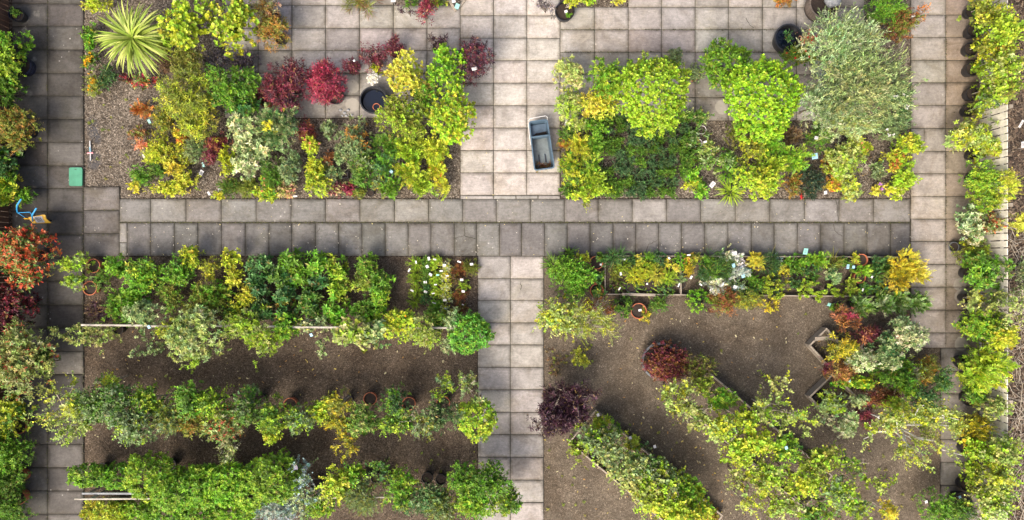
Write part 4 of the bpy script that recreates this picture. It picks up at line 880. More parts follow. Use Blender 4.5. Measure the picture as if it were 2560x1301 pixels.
for i, y in enumerate((664, 690, 716, 744, 772, 800)):
    p('sml', 1115, y, 17, 18, .3, 'cream', 'cream yellow heather in the fourth row, number %s from the cross path' % ('one', 'two', 'three', 'four', 'five', 'six')[i], 'heather', grp=HE, size=.65, cov=.8, pal2=('limey', .5))
for x, y, rx, ry, pal, lab in [(1148, 672, 22, 22, 'rust', 'rust brown heather near the top of the fifth row'), (1178, 668, 22, 24, 'olive', 'olive heather beside the centre path corner'), (1163, 712, 14, 13, 'lime', 'small round olive lime heather alone on brown'),
        (1152, 742, 22, 20, 'rust', 'rust brown heather below the small lime one'), (1150, 772, 20, 18, 'rust', 'dark rust heather above the emerald ball shrub'), (1140, 700, 16, 18, 'brown', 'brown faded heather left of the small lime one')]:
    p('ndl', x, y, rx, ry, .28, pal, lab, 'heather', grp=HE, cov=.9 if pal != 'lime' else 1.2, pal2=('olive', .2))
g = 'shrubs trained along the timber rail'
p('med', 188, 838, 44, 24, 1.0, 'paleolive', 'thin pale shrub reaching over the left path at the rail end', grp=g, air=7, cov=.5, base=(225, 830), size=.85)
p('med', 252, 838, 40, 26, .9, 'paleolive', 'open pale leaved shrub at the left end of the rail', grp=g, air=8, cov=.6, size=.85)
p('sml', 245, 780, 30, 30, .6, 'plumb', 'dark maroon shrub in the corner above the rail', grp=g, cov=.7, pal2=('brown', .3))
p('ros', 365, 785, 52, 34, 1.1, 'greygreen', 'pale grey green shrub above the rail, left of the largest one', grp=g, size=.6, pal2=('sage', .5))
p('rnd', 372, 858, 34, 42, 1.0, 'sage', 'sparse hanging sage shrub below the rail', grp=g, air=6, cov=.35, size=.7)
p('med', 420, 825, 40, 28, 1.0, 'limey', 'yellow green shrub left of the largest pale shrub on the rail', grp=g, size=.75, cov=.8, pal2=('olive', .5))
p('ros', 490, 838, 76, 66, 1.6, 'paleolive', 'largest pale grey green shrub on the rail', grp=g, size=.68, cov=1.0, pal2=('sage', .45))
p('med', 478, 905, 22, 22, 1.2, 'lime', 'trailing tip of the largest pale shrub over bare bark', grp=g, air=4, cov=.5, size=.8)
p('med', 612, 815, 54, 40, 1.3, 'lime', 'lime green shrub on the rail right of the largest pale one', grp=g, size=.8, pal2=('paleolive', .4), cov=.9)
p('med', 660, 855, 44, 34, 1.3, 'lime', 'lime green shrub hanging toward the bare bark', grp=g, size=.75, air=9, cov=.75, pal2=('paleolive', .3))
p('med', 718, 815, 38, 34, 1.1, 'bright', 'fresh green shrub on the rail below the dark rhododendrons', grp=g, size=.8, pal2=('lime', .4), cov=.8)
p('rnd', 785, 815, 36, 26, 1.0, 'sage', 'grey green shrub with small yellow fruits beside a black hoop', grp=g, size=.62, cov=.7, fl=('fyellow', 5, .4))
p('rnd', 800, 868, 18, 24, .8, 'sage', 'small sage sprig hanging on bare bark', grp=g, air=4, cov=.4, size=.7)
p('big', 885, 840, 56, 44, 1.4, 'paleolive', 'large leaved pale lime shrub in the middle of the rail', grp=g, size=.62, cov=1.0, pal2=('lime', .4))
p('big', 945, 838, 36, 36, 1.3, 'sage', 'blue grey large leaved shrub right of the pale lime one', grp=g, size=.58, cov=.9, pal2=('bluegreen', .4))
p('med', 995, 815, 40, 44, 1.2, 'limey', 'yellow green shrub with orange tips on the rail', grp=g, size=.75, cov=.9, pal2=('lime', .5), fl=('forange', 3, .7))
p('med', 1055, 828, 48, 44, 1.2, 'paleolive', 'pale shrub on the rail below the heather rows', grp=g, size=.7, cov=.85, pal2=('lime', .4))
p('med', 1090, 795, 30, 30, .9, 'green', 'green shrub between the heathers and the rail', grp=g, size=.75, cov=.8)
p('hdg', 1174, 834, 44, 43, 1.1, 'emerald', 'emerald ball shrub overhanging the centre path', grp=g, cov=1.8, pal2=('bright', .4), size=1.1, dome=True)
p('med', 1138, 800, 26, 30, 1.0, 'sage', 'pale sage shrub left of the emerald ball', grp=g, size=.8, cov=.8)
p('med', 1130, 860, 26, 26, .9, 'sage', 'dull sage shrub at the lower left of the emerald ball', grp=g, size=.75, cov=.7)

g = 'tall shrubs of the middle row'
T = [('rns', 165, 1018, 54, 48, 1.9, 'paleolive', 'yellowish airy shrub reaching over the left path', 'limey', .4), ('rns', 230, 1010, 50, 54, 2.0, 'greygreen', 'green shrub beside the small black pot', 'green', .4),
     ('rns', 190, 1060, 40, 40, 1.7, 'paleolive', 'pale trailing shrub low over the left path', 'lime', .3), ('sml', 270, 955, 30, 24, 1.3, 'lime', 'small lime sprig above the black pot', 'limey', .5),
     ('rns', 305, 1015, 52, 56, 2.1, 'green', 'full green shrub right of the black pot', 'greygreen', .5), ('rns', 340, 1070, 54, 44, 1.9, 'greygreen', 'grey green shrub hanging over the dark bark', 'lime', .2),
     ('rns', 375, 1005, 42, 40, 1.8, 'lime', 'lime green shrub in the left third of the row', 'green', .4), ('sml', 425, 1045, 46, 46, 1.7, 'olive', 'olive shrub in the left third of the row', 'greygreen', .5),
     ('rns', 470, 1000, 46, 44, 1.9, 'green', 'green shrub above the olive brown one', 'bright', .4), ('sml', 485, 1060, 40, 36, 1.6, 'bronze', 'olive brown shrub with red tips', 'olive', .6),
     ('rns', 525, 1015, 40, 46, 1.9, 'lime', 'lime shrub with a long upright tip', 'green', .4), ('med', 562, 1062, 52, 48, 1.7, 'pholive', 'cream and red photinia in the row', 'photinia', .35),
     ('twg', 572, 1125, 22, 28, 1.2, 'cream', 'cream sprig hanging over the shaded bark', 'paleolive', .5), ('med', 615, 1015, 44, 44, 1.8, 'green', 'deep green shrub left of the first terracotta rim', 'greygreen', .4),
     ('med', 690, 1040, 46, 44, 1.8, 'green', 'green shrub with long leaves below a terracotta rim', 'lime', .4), ('med', 680, 1085, 26, 26, 1.4, 'limey', 'yellow green shoot hanging below the row', 'lime', .5),
     ('med', 745, 1050, 44, 40, 1.7, 'greygreen', 'grey green long leaved shrub right of the yellow shoot', 'lime', .35), ('med', 800, 1030, 34, 30, 1.6, 'lime', 'lime shrub left of the golden one', 'limey', .4),
     ('sml', 848, 1012, 36, 34, 1.7, 'olive', 'golden olive shrub left of the bright terracotta rim', 'gold', .4), ('sml', 842, 1068, 46, 22, 1.5, 'olive', 'golden shrub spreading below the row', 'gold', .4),
     ('sml', 862, 1112, 28, 34, 1.3, 'gold', 'golden trailing branch over the shaded bark', 'olive', .5), ('med', 905, 1050, 40, 44, 1.7, 'green', 'green shrub around the bright terracotta rim', 'paleolive', .35),
     ('med', 985, 1005, 42, 36, 1.8, 'dark', 'dark glossy shrub between two terracotta rims', 'bright', .4), ('rns', 985, 1060, 40, 28, 1.5, 'lime', 'lime shrub below the dark glossy one', 'green', .5),
     ('rns', 1045, 1055, 46, 36, 1.6, 'greygreen', 'soft green shrub left of the one with dead twigs', 'olive', .4), ('med', 1105, 1035, 48, 42, 1.7, 'greygreen', 'dark shrub with dry pale twigs', 'dark', .5),
     ('med', 1110, 965, 26, 34, 1.4, 'lime', 'thin upright sprig above the dark twiggy shrub', 'greygreen', .4), ('med', 1166, 962, 22, 32, 1.4, 'paleolive', 'thin pale sprig beside the centre path', 'greygreen', .4),
     ('hdg', 1192, 1050, 42, 44, 1.3, 'lime', 'lime ball shrub overhanging the centre path', 'bright', .4), ('ros', 1198, 1005, 20, 16, 1.3, 'sage', 'pale sage tuft above the lime ball', 'paleolive', .5)]
for i, (sp, x, y, rx, ry, h, pal, lab, p2, q) in enumerate(T):
    thin = 'sprig' in lab or 'trailing' in lab or 'airy' in lab or 'twig' in lab
    p(sp, x, y, rx, ry, h, pal, lab + (' in the middle row' if len(lab.split()) < 12 and 'row' not in lab else ''), grp=g, dome=sp == 'hdg', size=1.0 if sp in ('rns', 'sml', 'hdg') else .85, cov=1.7 if sp == 'hdg' else .62 if thin else (1.05 if x < 640 else .95), air=9 if thin else 0, pal2=(p2, q), zb=h * .35, stem='pale' if i % 3 == 0 else 'stem')
g = 'hedge shrubs of the lowest row'
T = [('sml', 225, 1188, 46, 23, 1.1, 'bright', 'left end of the bright hedge row, reaching over the left path', 'green', .4), ('sml', 290, 1192, 42, 25, 1.1, 'bright', 'bright hedge shrub second from the left path', 'green', .5),
     ('sml', 378, 1190, 54, 46, 1.7, 'bright', 'largest domed bright hedge shrub', 'lime', .3), ('sml', 440, 1225, 48, 44, 1.5, 'lime', 'bright hedge shrub right of the largest dome', 'bright', .6),
     ('sml', 505, 1215, 46, 46, 1.5, 'bright', 'fourth dome of the bright hedge', 'lime', .4), ('sml', 565, 1210, 46, 46, 1.6, 'bright', 'fifth dome of the bright hedge', 'lime', .4),
     ('sml', 625, 1215, 44, 48, 1.5, 'bright', 'sixth dome of the bright hedge', 'lime', .4), ('sml', 690, 1195, 50, 52, 1.7, 'bright', 'right end of the bright hedge left of the blue grey shrub', 'green', .3),
     ('sml', 272, 1280, 58, 24, .8, 'limey', 'yellow green shrub below the steel rails on the left', 'lime', .5), ('sml', 345, 1282, 42, 22, .8, 'lime', 'yellow green shrub below the steel rails beside its twin', 'bright', .4),
     ('sml', 420, 1278, 46, 30, 1.0, 'bright', 'green shrub at the bottom edge under the largest dome', 'green', .5), ('sml', 500, 1282, 48, 28, 1.0, 'green', 'darker green shrub at the bottom edge', 'bright', .4),
     ('sml', 585, 1284, 46, 26, 1.0, 'green', 'dark shrub at the bottom edge left of the silver one', 'bright', .4)]
for sp, x, y, rx, ry, h, pal, lab, p2, q in T:
    p('hdg', x, y, rx * .96, ry * .94, h, 'hedge' if pal != 'limey' else pal, lab, grp=g, cov=1.7, pal2=(p2, q * .6), pot_='blackpot', size=1.05, dome=True)
g = 'mixed shrubs of the lowest row'
p('rns', 755, 1185, 32, 40, 1.5, 'blue', 'blue grey eucalyptus right of the bright hedge', 'eucalyptus', air=8, cov=.5, pal2=('sage', .3), stem='pale')
p('ndl', 700, 1278, 76, 40, 1.2, 'blue', 'silver blue spreading conifer at the bottom edge', 'conifer', cov=.95, pal2=('silver', .35), stem='pale', size=1.3)
p('rns', 765, 1245, 40, 34, 1.3, 'sage', 'grey twiggy shrub around the steel rail', grp=g, air=9, cov=.5, pal2=('blue', .3), stem='pale')
T = [('rns', 835, 1215, 44, 46, 1.7, 'limey', 'yellow leaved shrub with red twigs right of the twiggy grey one', 'lime', .4), ('rns', 878, 1190, 28, 34, 1.6, 'lime', 'lime shrub above the grey green mound', 'bright', .4),
     ('sml', 800, 1270, 36, 30, 1.1, 'lime', 'lime mound at the bottom edge beside the silver conifer', 'bright', .4), ('ndl', 912, 1240, 56, 52, 1.5, 'greygreen', 'soft grey green mound in the middle of the row', 'olive', .3),
     ('rns', 950, 1175, 20, 40, 1.5, 'green', 'thin dark sprig over bare bark above the grey green mound', 'dark', .4), ('med', 1000, 1220, 42, 46, 1.6, 'bright', 'glossy green shrub right of the grey green mound', 'lime', .3),
     ('sml', 1050, 1250, 52, 42, 1.4, 'greygreen', 'grey green shrub right of the glossy one', 'bluegreen', .4), ('sml', 1105, 1262, 46, 42, 1.4, 'greygreen', 'olive grey shrub with an orange leaf', 'olive', .4),
     ('med', 1155, 1200, 36, 36, 1.6, 'bright', 'bright shrub at the upper left of the path corner clump', 'green', .4), ('med', 1215, 1215, 62, 52, 1.9, 'green', 'large green shrub leaning far over the centre path', 'bright', .5),
     ('med', 1180, 1262, 56, 42, 1.6, 'bright', 'lime tinged shrub below the large overhanging one', 'lime', .4), ('med', 1262, 1255, 36, 42, 1.6, 'green', 'green shrub furthest onto the centre path slabs', 'lime', .3)]
for sp, x, y, rx, ry, h, pal, lab, p2, q in T:
    th = 'thin' in lab
    p(sp, x, y, rx, ry, h, pal, lab, grp=g, cov=.5 if th else 1.0, air=5 if th else 0, pal2=(p2, q), size=1.15 if sp in ('rns', 'sml') else .8, zb=h * .35)
# ---------------------------------------------------------------- lower right bed
g = 'small plants in the long framed bed'
straps(1385, 662, 36, .6, 'green', 'strappy green plant in the bed corner at the cross path', 55, .035, 'spiky_plant', .15, None, .5, 'blackpot', .02, .1)
straps(1425, 634, 26, .6, 'green', 'narrow strappy plant poking over the cross path left of the long frame', 30, .03, 'spiky_plant', .2, None, .5, 'blackpot', .02, .2)
p('sml', 1430, 695, 58, 58, 1.1, 'bright', 'large vivid green bush left of the long framed bed', cov=1.25, size=1.2, pot_='blackpot')
p('sml', 1458, 646, 24, 14, .6, 'limey', 'small plant with yellow tips behind the vivid green bush', cov=.7)
for x, y, lab, b in [(1502, 650, 'dark green geranium like plant in the upper of three terracotta pots', (1488, 657)), (1496, 692, 'dark lobed green plant in the middle of three terracotta pots', (1488, 692)), (1498, 728, 'dark lobed green plant in the lowest of three terracotta pots', (1489, 726))]:
    t = p('big', x, y, 18, 17, .42, 'bluegreen', lab, 'potted_plant', size=.5, cov=1.0, base=b, pal2=('green', .5), grp='three terracotta pots left of the long frame')
    pot(t, 'terra', .17, .28)
p('rns', 1400, 790, 62, 48, 1.5, 'paleolive', 'pale yellow bushy shrub hanging over the centre path', cov=1.0, size=1.1, pal2=('limey', .35), stem='pale')
p('wil', 1460, 805, 74, 44, 1.4, 'paleolive', 'thin pale willow like shrub with bare twigs beside the pale yellow one', air=14, cov=.62, size=.75, pal2=('limey', .4), stem='pale')
p('twg', 1490, 762, 44, 26, .6, 'rust', 'half bare brown shrub below the three terracotta pots', air=9, cov=.3, pal2=('limey', .3), stem='pale')
for sp, x, y, rx, ry, h, pal, lab, kw in [
    ('grs', 1533, 648, 22, 22, .4, 'dark', 'dark grassy plant in the left corner of the long frame', {}), ('sml', 1540, 685, 20, 20, .3, 'olive', 'faded olive plant against the left board of the frame', dict(cov=.7)),
    ('sml', 1542, 720, 20, 16, .3, 'brown', 'brownish plant at the lower left of the frame', dict(cov=.6, pal2=('green', .5))), ('ndl', 1558, 668, 17, 16, .35, 'lime', 'round lime conifer left of the golden mounds', dict(dome=1, cov=1.2)),
    ('ndl', 1580, 650, 16, 16, .35, 'dark', 'dark green conifer behind the lime ball', {}), ('med', 1598, 648, 12, 16, .4, 'yellow', 'bright yellow small shrub, left of three yellow ones', dict(size=.7)),
    ('ndl', 1619, 652, 16, 18, .4, 'bright', 'green round conifer between yellow shrub and blue green rosettes', dict(dome=1)), ('heb', 1646, 650, 20, 20, .4, 'bluegreen', 'blue green rosette dome at the upper board', dict(dome=1)),
    ('med', 1672, 655, 11, 14, .4, 'yellow', 'small yellow shrub, middle of three yellow ones', dict(size=.7)), ('med', 1688, 672, 13, 14, .4, 'yellow', 'small yellow shrub nearest the cross board', dict(size=.7)),
    ('ndl', 1612, 672, 22, 18, .4, 'limey', 'lime golden mound, topmost of the golden trio', dict(dome=1, cov=1.2)), ('ndl', 1590, 690, 22, 18, .35, 'gold', 'gold mound, lower left of the golden trio', dict(dome=1, cov=1.2, pal2=('limey', .5))),
    ('ndl', 1640, 684, 22, 20, .4, 'yellow', 'yellow mound, right of the golden trio', dict(dome=1, cov=1.2)), ('ndl', 1671, 694, 18, 18, .35, 'lime', 'round lime conifer above the flat blue green dome', dict(dome=1, cov=1.2)),
    ('heb', 1665, 722, 20, 18, .3, 'bluegreen', 'flat blue green dome at the lower board', dict(dome=1, pal2=('green', .5))), ('ros', 1704, 696, 12, 12, .3, 'greygreen', 'tiny rosette plant on the cross board', dict(size=.5)),
    ('heb', 1700, 655, 17, 20, .35, 'bright', 'green cushion with curled leaves at the cross board', dict(dome=1)), ('sml', 1716, 648, 12, 14, .35, 'orange', 'orange leaved heather at the upper board', dict(pal2=('gold', .4))),
    ('ndl', 1720, 678, 14, 20, .35, 'gold', 'golden brown heather right of the cross board', {}), ('sml', 1740, 648, 18, 18, .35, 'olive', 'olive rosette plant in a round pot at the upper board', dict(pal2=('limey', .4))),
    ('ndl', 1758, 690, 20, 26, .45, 'bluegreen', 'blue green droopy conifer left of the long grass', {}), ('sml', 1768, 660, 18, 22, .4, 'bright', 'fresh green shrub left of the long grass', {}),
    ('grs', 1795, 662, 34, 34, .5, 'green', 'long dark green grass clump in the frame', dict(pal2=('dark', .5))), ('thu', 1835, 640, 30, 26, .5, 'silver', 'silver cream branching shrub rising over the upper board', dict(pal2=('cream', .4), cov=.7)),
    ('thu', 1848, 678, 26, 26, .5, 'silver', 'silver blue shrub below the cream branching one', dict(pal2=('blue', .35), cov=.7)), ('thu', 1790, 712, 30, 28, .5, 'silver', 'silver white branching shrub over the lower board', dict(pal2=('cream', .3), cov=.75)),
    ('sml', 1842, 716, 28, 22, .4, 'greygreen', 'grey green shrub holding a crumpled white label', dict(pal2=('blue', .3), cov=.9)), ('ndl', 1890, 658, 25, 25, .5, 'yellow', 'bright golden yellow conifer ball', dict(cov=1.3, pal2=('gold', .3))),
    ('ndl', 1877, 693, 14, 14, .35, 'bright', 'tiny round green conifer below the golden ball', dict(dome=1, cov=1.2)), ('sml', 1900, 712, 20, 18, .35, 'green', 'deep green cushion left of the large bobbly hebe', dict()),
    ('sml', 1876, 728, 20, 18, .35, 'green', 'dark green plant at the lower board', dict(pal2=('dark', .5))), ('grs', 1920, 660, 22, 24, .4, 'dark', 'dark grass right of the golden ball', {}),
    ('sml', 1945, 650, 14, 15, .35, 'blue', 'small blue grey shrub at the upper board', dict(pal2=('bluegreen', .5))), ('sml', 1967, 652, 13, 14, .35, 'bright', 'small green dome right of the blue grey shrub', {}),
    ('med', 1960, 678, 18, 18, .35, 'gold', 'golden yellow shrub above the large bobbly hebe', dict(size=.6, pal2=('yellow', .4), cov=.8)), ('sml', 1982, 672, 14, 14, .35, 'green', 'small green dome right of the golden yellow shrub', {}),
    ('thu', 2000, 650, 22, 18, .4, 'bright', 'left of two rounded fan leaved conifers at the upper board', {}), ('thu', 2024, 650, 16, 17, .4, 'bright', 'right of two rounded fan leaved conifers at the upper board', dict(pal2=('lime', .3))),
    ('thu', 2055, 647, 25, 22, .5, 'bright', 'large layered green conifer bulging over the upper board', dict(pal2=('lime', .35), cov=1.2)), ('sml', 1998, 682, 14, 15, .35, 'green', 'left of three small green conifers in the second line', {}),
    ('sml', 2018, 676, 13, 14, .35, 'dark', 'middle of three small green conifers in the second line', {}), ('sml', 2037, 672, 14, 15, .35, 'bluegreen', 'right of three small green conifers in the second line', {}),
    ('ros', 2085, 690, 22, 26, .45, 'sage', 'grey sage rosette shrub near the blue label', dict(size=.45, pal2=('bluegreen', .3))), ('grs', 2082, 655, 16, 18, .35, 'olive', 'olive grass right of the layered conifer', dict(cov=.7)),
    ('sml', 2112, 655, 18, 16, .35, 'green', 'dark green plant above the blue label', {}), ('sml', 2138, 646, 14, 14, .35, 'limey', 'lime shrub left of the upper terracotta rim', {}),
    ('thu', 2155, 672, 24, 17, .45, 'bright', 'wide layered green conifer between two terracotta rims', dict(pal2=('lime', .3), cov=1.2)), ('thu', 2195, 650, 22, 14, .45, 'bluegreen', 'leafy green conifer right of the upper terracotta rim', {}),
    ('thu', 2210, 672, 28, 22, .5, 'green', 'deep green fan conifer left of the golden giant', {}), ('thu', 2187, 690, 20, 16, .45, 'bluegreen', 'emerald shell shaped conifer right of the lower terracotta rim', dict(pal2=('bright', .4))),
    ('thu', 2128, 708, 22, 13, .4, 'lime', 'flat lime conifer, upper of two at the lower board', dict(pal2=('olive', .5))), ('thu', 2128, 728, 20, 12, .4, 'lime', 'flat lime conifer, lower of two at the lower board', dict(pal2=('olive', .4))),
    ('thu', 2166, 716, 20, 16, .45, 'bluegreen', 'shell shaped green conifer left of a matching one', dict(pal2=('bright', .4))), ('thu', 2204, 726, 22, 18, .45, 'bluegreen', 'shell shaped green conifer below the golden giant', dict(pal2=('green', .4))),
    ('sml', 1990, 712, 20, 16, .35, 'dark', 'dark plant right of the large bobbly hebe', dict(cov=.8)), ('sml', 2030, 700, 22, 16, .3, 'green', 'dim green plant on the brown bark of the frame', dict(cov=.5))]:
    p(sp, x, y, rx, ry, h, pal, lab, {'grs': 'grass_clump', 'ndl': 'conifer', 'thu': 'conifer', 'heb': 'hebe'}.get(sp, 'shrub'), grp=g, pot_='blackpot' if rx > 13 else None, pr=.11, **{**dict(cov=1.0), **kw})
straps(1580, 718, 30, .4, 'bright', 'spiky green plant at the lower board, left of a pair', 22, .03, 'spiky_plant', .1, 'spiky pair in the long frame', .5, 'blackpot', .015, 0)
straps(1622, 714, 34, .42, 'lime', 'spiky green plant with a white tag, right of a pair', 24, .03, 'spiky_plant', .1, 'spiky pair in the long frame', .5, 'blackpot', .015, 0)
def stalks(px, py, r, h, lab, n=7):
    """upright stalks ending in round lime leaf heads"""
    seed_[0] += 1; rng = np.random.default_rng(seed_[0]); x, y, _ = G(px, py, h * .5); r = r / S
    t = empty('spurge', (x, y, 0), lab, 'spurge', 'lime headed spurges at the lower board'); mb = MB(); P = []; D = []
    for i in range(n):
        th = i * 2.4 + rng.uniform(-.3, .3); q = r * math.sqrt((i + .7) / n) ; e = np.array([q * math.cos(th), q * math.sin(th), h * rng.uniform(.75, 1)])
        m = e * .5 + np.array([0, 0, .04]); mb.tube([(0, 0, .02), m, e], [.008, .007, .005], 5)
        for u in np.linspace(.45, 1, 9): P.append(e * u); D.append(nrm(e * .6 + np.array([0, 0, .15])))
    V, F, c = leaves(np.array(P), np.array(D), 'dot', 'lime', rng, None, .95); obj('foliage', npmesh('foliage', V, F, M['leaf'], c), t); mb.build('stem', M['stem'], t); pot(t, 'blackpot', .11, .2)
    LABELS.setdefault(lab, []).append(1)
stalks(2010, 724, 30, .5, 'lime headed spurge with finger like stems at the lower board', 9); stalks(2078, 722, 28, .5, 'cross shaped lime spurge below the sage rosettes', 6); stalks(2040, 740, 16, .45, 'small lime spurge leaning over the lower board', 4)
def hebe(px, py, r, h, pal, lab):
    t = p('dot', px, py, r * .95, r * .97, h, pal, lab, 'hebe', dome=True, cov=.62, grp='bobbly domed hebes', pot_='blackpot', zb=.1, size=1.25, pr=.13)
    rng = np.random.default_rng(int(px)); q = r / S * .9; P_, D_, f_, _ = crown('sml', q, q, .1, h * .88, rng, .8, True); V_, F_, c_ = leaves(P_, D_, 'sml', 'dark', rng, f_, .8)
    obj('inner_foliage', npmesh('inner_foliage', V_, F_, M['leaf'], c_ * .8), t)
hebe(1937, 714, 31, .55, 'lime', 'largest bobbly hebe dome, lime green inside the lower board'); hebe(1748, 752, 28, .5, 'bright', 'bobbly hebe dome below the silver white shrub'); hebe(1558, 765, 26, .5, 'green', 'darker bobbly hebe dome left of the terracotta pot')
straps(1645, 762, 26, .45, 'green', 'green plant with pointed crossing leaves right of the terracotta pot', 20, .03, 'spiky_plant', .15, None, .4, None, .02, 0)
p('sml', 1645, 764, 24, 22, .4, 'green', 'low green cushion under the pointed crossing leaves', cov=.9)
p('sml', 1614, 785, 14, 26, .3, 'gold', 'trailing yellow plant spilling from the round terracotta pot', grp=None, cov=.6, pal2=('olive', .3), base=(1600, 778))
p('sml', 1530, 775, 12, 18, .25, 'rust', 'rust coloured dry plant left of the darker hebe', cov=.5)
p('map', 1815, 758, 48, 34, .6, 'rust', 'rusty spreading shrub below the framed bed', cov=.8, pal2=('olive', .35))
p('sml', 1800, 745, 40, 18, .5, 'olive', 'olive shrub between rusty shrub and lower board', cov=.7)
p('sml', 1880, 752, 40, 26, .5, 'olive', 'olive yellow shrub right of the rusty one', cov=.85, pal2=('gold', .25))
p('sml', 1930, 760, 26, 24, .4, 'gold', 'yellowish dry shrub at the end of the rusty group', cov=.5, pal2=('brown', .3))
p('thu', 2270, 662, 48, 40, 1.0, 'gold', 'golden giant conifer reaching over the right path', 'conifer', cov=1.25, pal2=('yellow', .4))
p('thu', 2245, 708, 38, 34, .9, 'gold', 'golden conifer below the golden giant', 'conifer', cov=1.2, pal2=('olive', .4))
p('thu', 2305, 685, 26, 24, .9, 'yellow', 'yellow tip of conifer furthest onto the right path', 'conifer', cov=1.0, pal2=('gold', .4))
for i, (x, rx, w) in enumerate([(2147, 30, 'leftmost'), (2205, 28, 'second'), (2250, 26, 'third'), (2294, 24, 'rightmost')]):
    p('thu', x, 762 - i * 1.5, rx, 28, .65, 'sage', w + ' of four grey green conifers below the framed bed', 'conifer', grp='grey green conifers below the frame', cov=1.5, pal2=('green', .5), pot_='blackpot')
p('sml', 2094, 768, 19, 12, .3, 'bright', 'small flat bright green plant beside a teal tag', cov=1.1, pot_='blackpot')
g = 'shrubs around the tilted square frames'
p('map', 2108, 795, 32, 36, 1.2, 'rust', 'orange autumn maple above the upper square frame', 'maple', cov=.75, pal2=('orange', .15), air=9)
p('map', 2122, 785, 18, 14, 1.3, 'crimson', 'crimson tuft at the top of the orange maple', 'maple', cov=.5)
p('map', 2158, 838, 28, 28, 1.0, 'wine', 'red maple beside the small right frame', 'maple', cov=.75, pal2=('rust', .5))
p('map', 2195, 830, 20, 18, .8, 'wine', 'dark red maple inside the small right frame', 'maple', cov=.7)
p('map', 2105, 872, 44, 40, 1.2, 'gold', 'golden bronze maple growing over the upper square frame', 'maple', cov=.85, pal2=('olive', .4))
p('map', 2098, 925, 34, 34, 1.2, 'rust', 'rust brown maple between the two square frames', 'maple', cov=.9, pal2=('bronze', .4))
p('map', 2066, 915, 12, 16, 1.0, 'wine', 'small dark pink maple at the left of the rust brown one', 'maple', cov=.8)
p('ros', 2215, 872, 48, 40, 1.3, 'sage', 'sage green shrub between two cream shrubs', size=.6, grp=g, pal2=('bluegreen', .4))
p('ros', 2272, 845, 44, 52, 1.5, 'cream', 'large cream variegated shrub at the right path', size=.65, grp=g, pal2=('sage', .5), cov=1.1)
p('ros', 2255, 810, 26, 20, 1.4, 'sage', 'pale top shoot above the large cream shrub', size=.6, grp=g)
p('ros', 2160, 900, 38, 36, 1.4, 'cream', 'round cream variegated shrub left of the sage one', size=.65, grp=g, pal2=('sage', .35), cov=1.1)
p('ros', 2225, 905, 30, 24, 1.2, 'cream', 'small cream shrub below the sage green one', size=.6, grp=g, pal2=('sage', .5))
p('med', 2235, 935, 58, 40, 1.0, 'bright', 'emerald shrub below the cream shrubs', grp=g, pal2=('green', .5), cov=1.1)
p('med', 2285, 930, 34, 34, 1.0, 'lime', 'lime tinged shrub right of the emerald one', grp=g, pal2=('greygreen', .5))
p('map', 2318, 925, 28, 38, .9, 'bronze', 'bronze yellow shrub at the lower right path', grp=g, pal2=('olive', .5))
p('sml', 2350, 950, 36, 34, 1.0, 'bluegreen', 'blue green shrub reaching over the narrow lower path', grp=g, pal2=('green', .4))
p('med', 2125, 955, 44, 18, .7, 'bright', 'low green shrub at the lower square frame', grp=g, pal2=('lime', .4))
p('med', 2165, 955, 28, 20, .8, 'limey', 'green shrub with golden yellow flowers', grp=g, fl=('fyellow', 9, .9), pal2=('bright', .5))
p('map', 2195, 990, 58, 26, .7, 'rust', 'dark rust red low maple in the middle of the group', 'maple', cov=1.0, pal2=('wine', .25))
p('map', 2160, 1040, 30, 32, .6, 'wine', 'dark wine maple beneath the white birch', 'maple', cov=.9, pal2=('plumb', .4))
p('med', 2270, 975, 36, 28, .9, 'bright', 'green shrub right of the rust red low maple', grp=g, pal2=('lime', .3))
p('sml', 2310, 1000, 42, 36, .9, 'bluegreen', 'dark blue green shrub above the white birch', grp=g, pal2=('dark', .4))
p('ros', 2082, 1008, 38, 34, 1.1, 'sage', 'lime and sage shrub at the lower square frame', size=.65, grp=g, pal2=('lime', .5))
p('ros', 2118, 1052, 32, 42, 1.1, 'sage', 'pale sage shrub hanging below the lower square frame', size=.65, grp=g, pal2=('cream', .35))
p('ros', 2150, 1005, 26, 22, 1.0, 'sage', 'small sage shrub beside the rust red low maple', size=.6, grp=g, cov=.8)
p('big', 2060, 1055, 26, 14, .9, 'cream', 'small cream leaved sprig below the lower square frame', size=.5, air=5, cov=.5, grp=g, pal2=('sage', .5))
p('med', 2235, 1020, 40, 30, 1.2, 'limey', 'yellow green shrub above the white birch branches', grp=g, pal2=('lime', .5), size=.8)
p('med', 2312, 1035, 36, 34, 1.1, 'olive', 'olive lime shrub right of the birch trunk fork', grp=g, pal2=('limey', .4), size=.8)
p('rns', 2282, 1080, 122, 88, 3.2, 'paleolive', 'white stemmed birch with open pale crown', 'birch_tree', air=10, cov=.72, zb=1.3, stem='birch', pal2=('limey', .35), wig=.09, size=.95, hole=.33, thick=1.9)
p('med', 1666, 904, 62, 50, .85, 'rust', 'dark red barberry filling a wide grey bowl', 'barberry', cov=1.8, pal2=('wine', .5), size=.7, base=(1660, 904))
p('sml', 1748, 915, 44, 36, 1.0, 'olive', 'dark olive shrub right of the red barberry', pal2=('brown', .35), cov=1.0)
p('map', 1412, 1020, 58, 68, 1.4, 'plumb', 'purple black contorted shrub with pale twisted twigs', 'shrub', air=18, cov=3.0, stem='pale', wig=.2, pal2=('plumb', .2), zb=.45, size=1.15)
p('map', 1350, 1068, 30, 20, 1.2, 'plumb', 'purple sprig of the contorted shrub over the centre path', 'shrub', air=5, cov=.4, stem='pale', base=(1405, 1035))
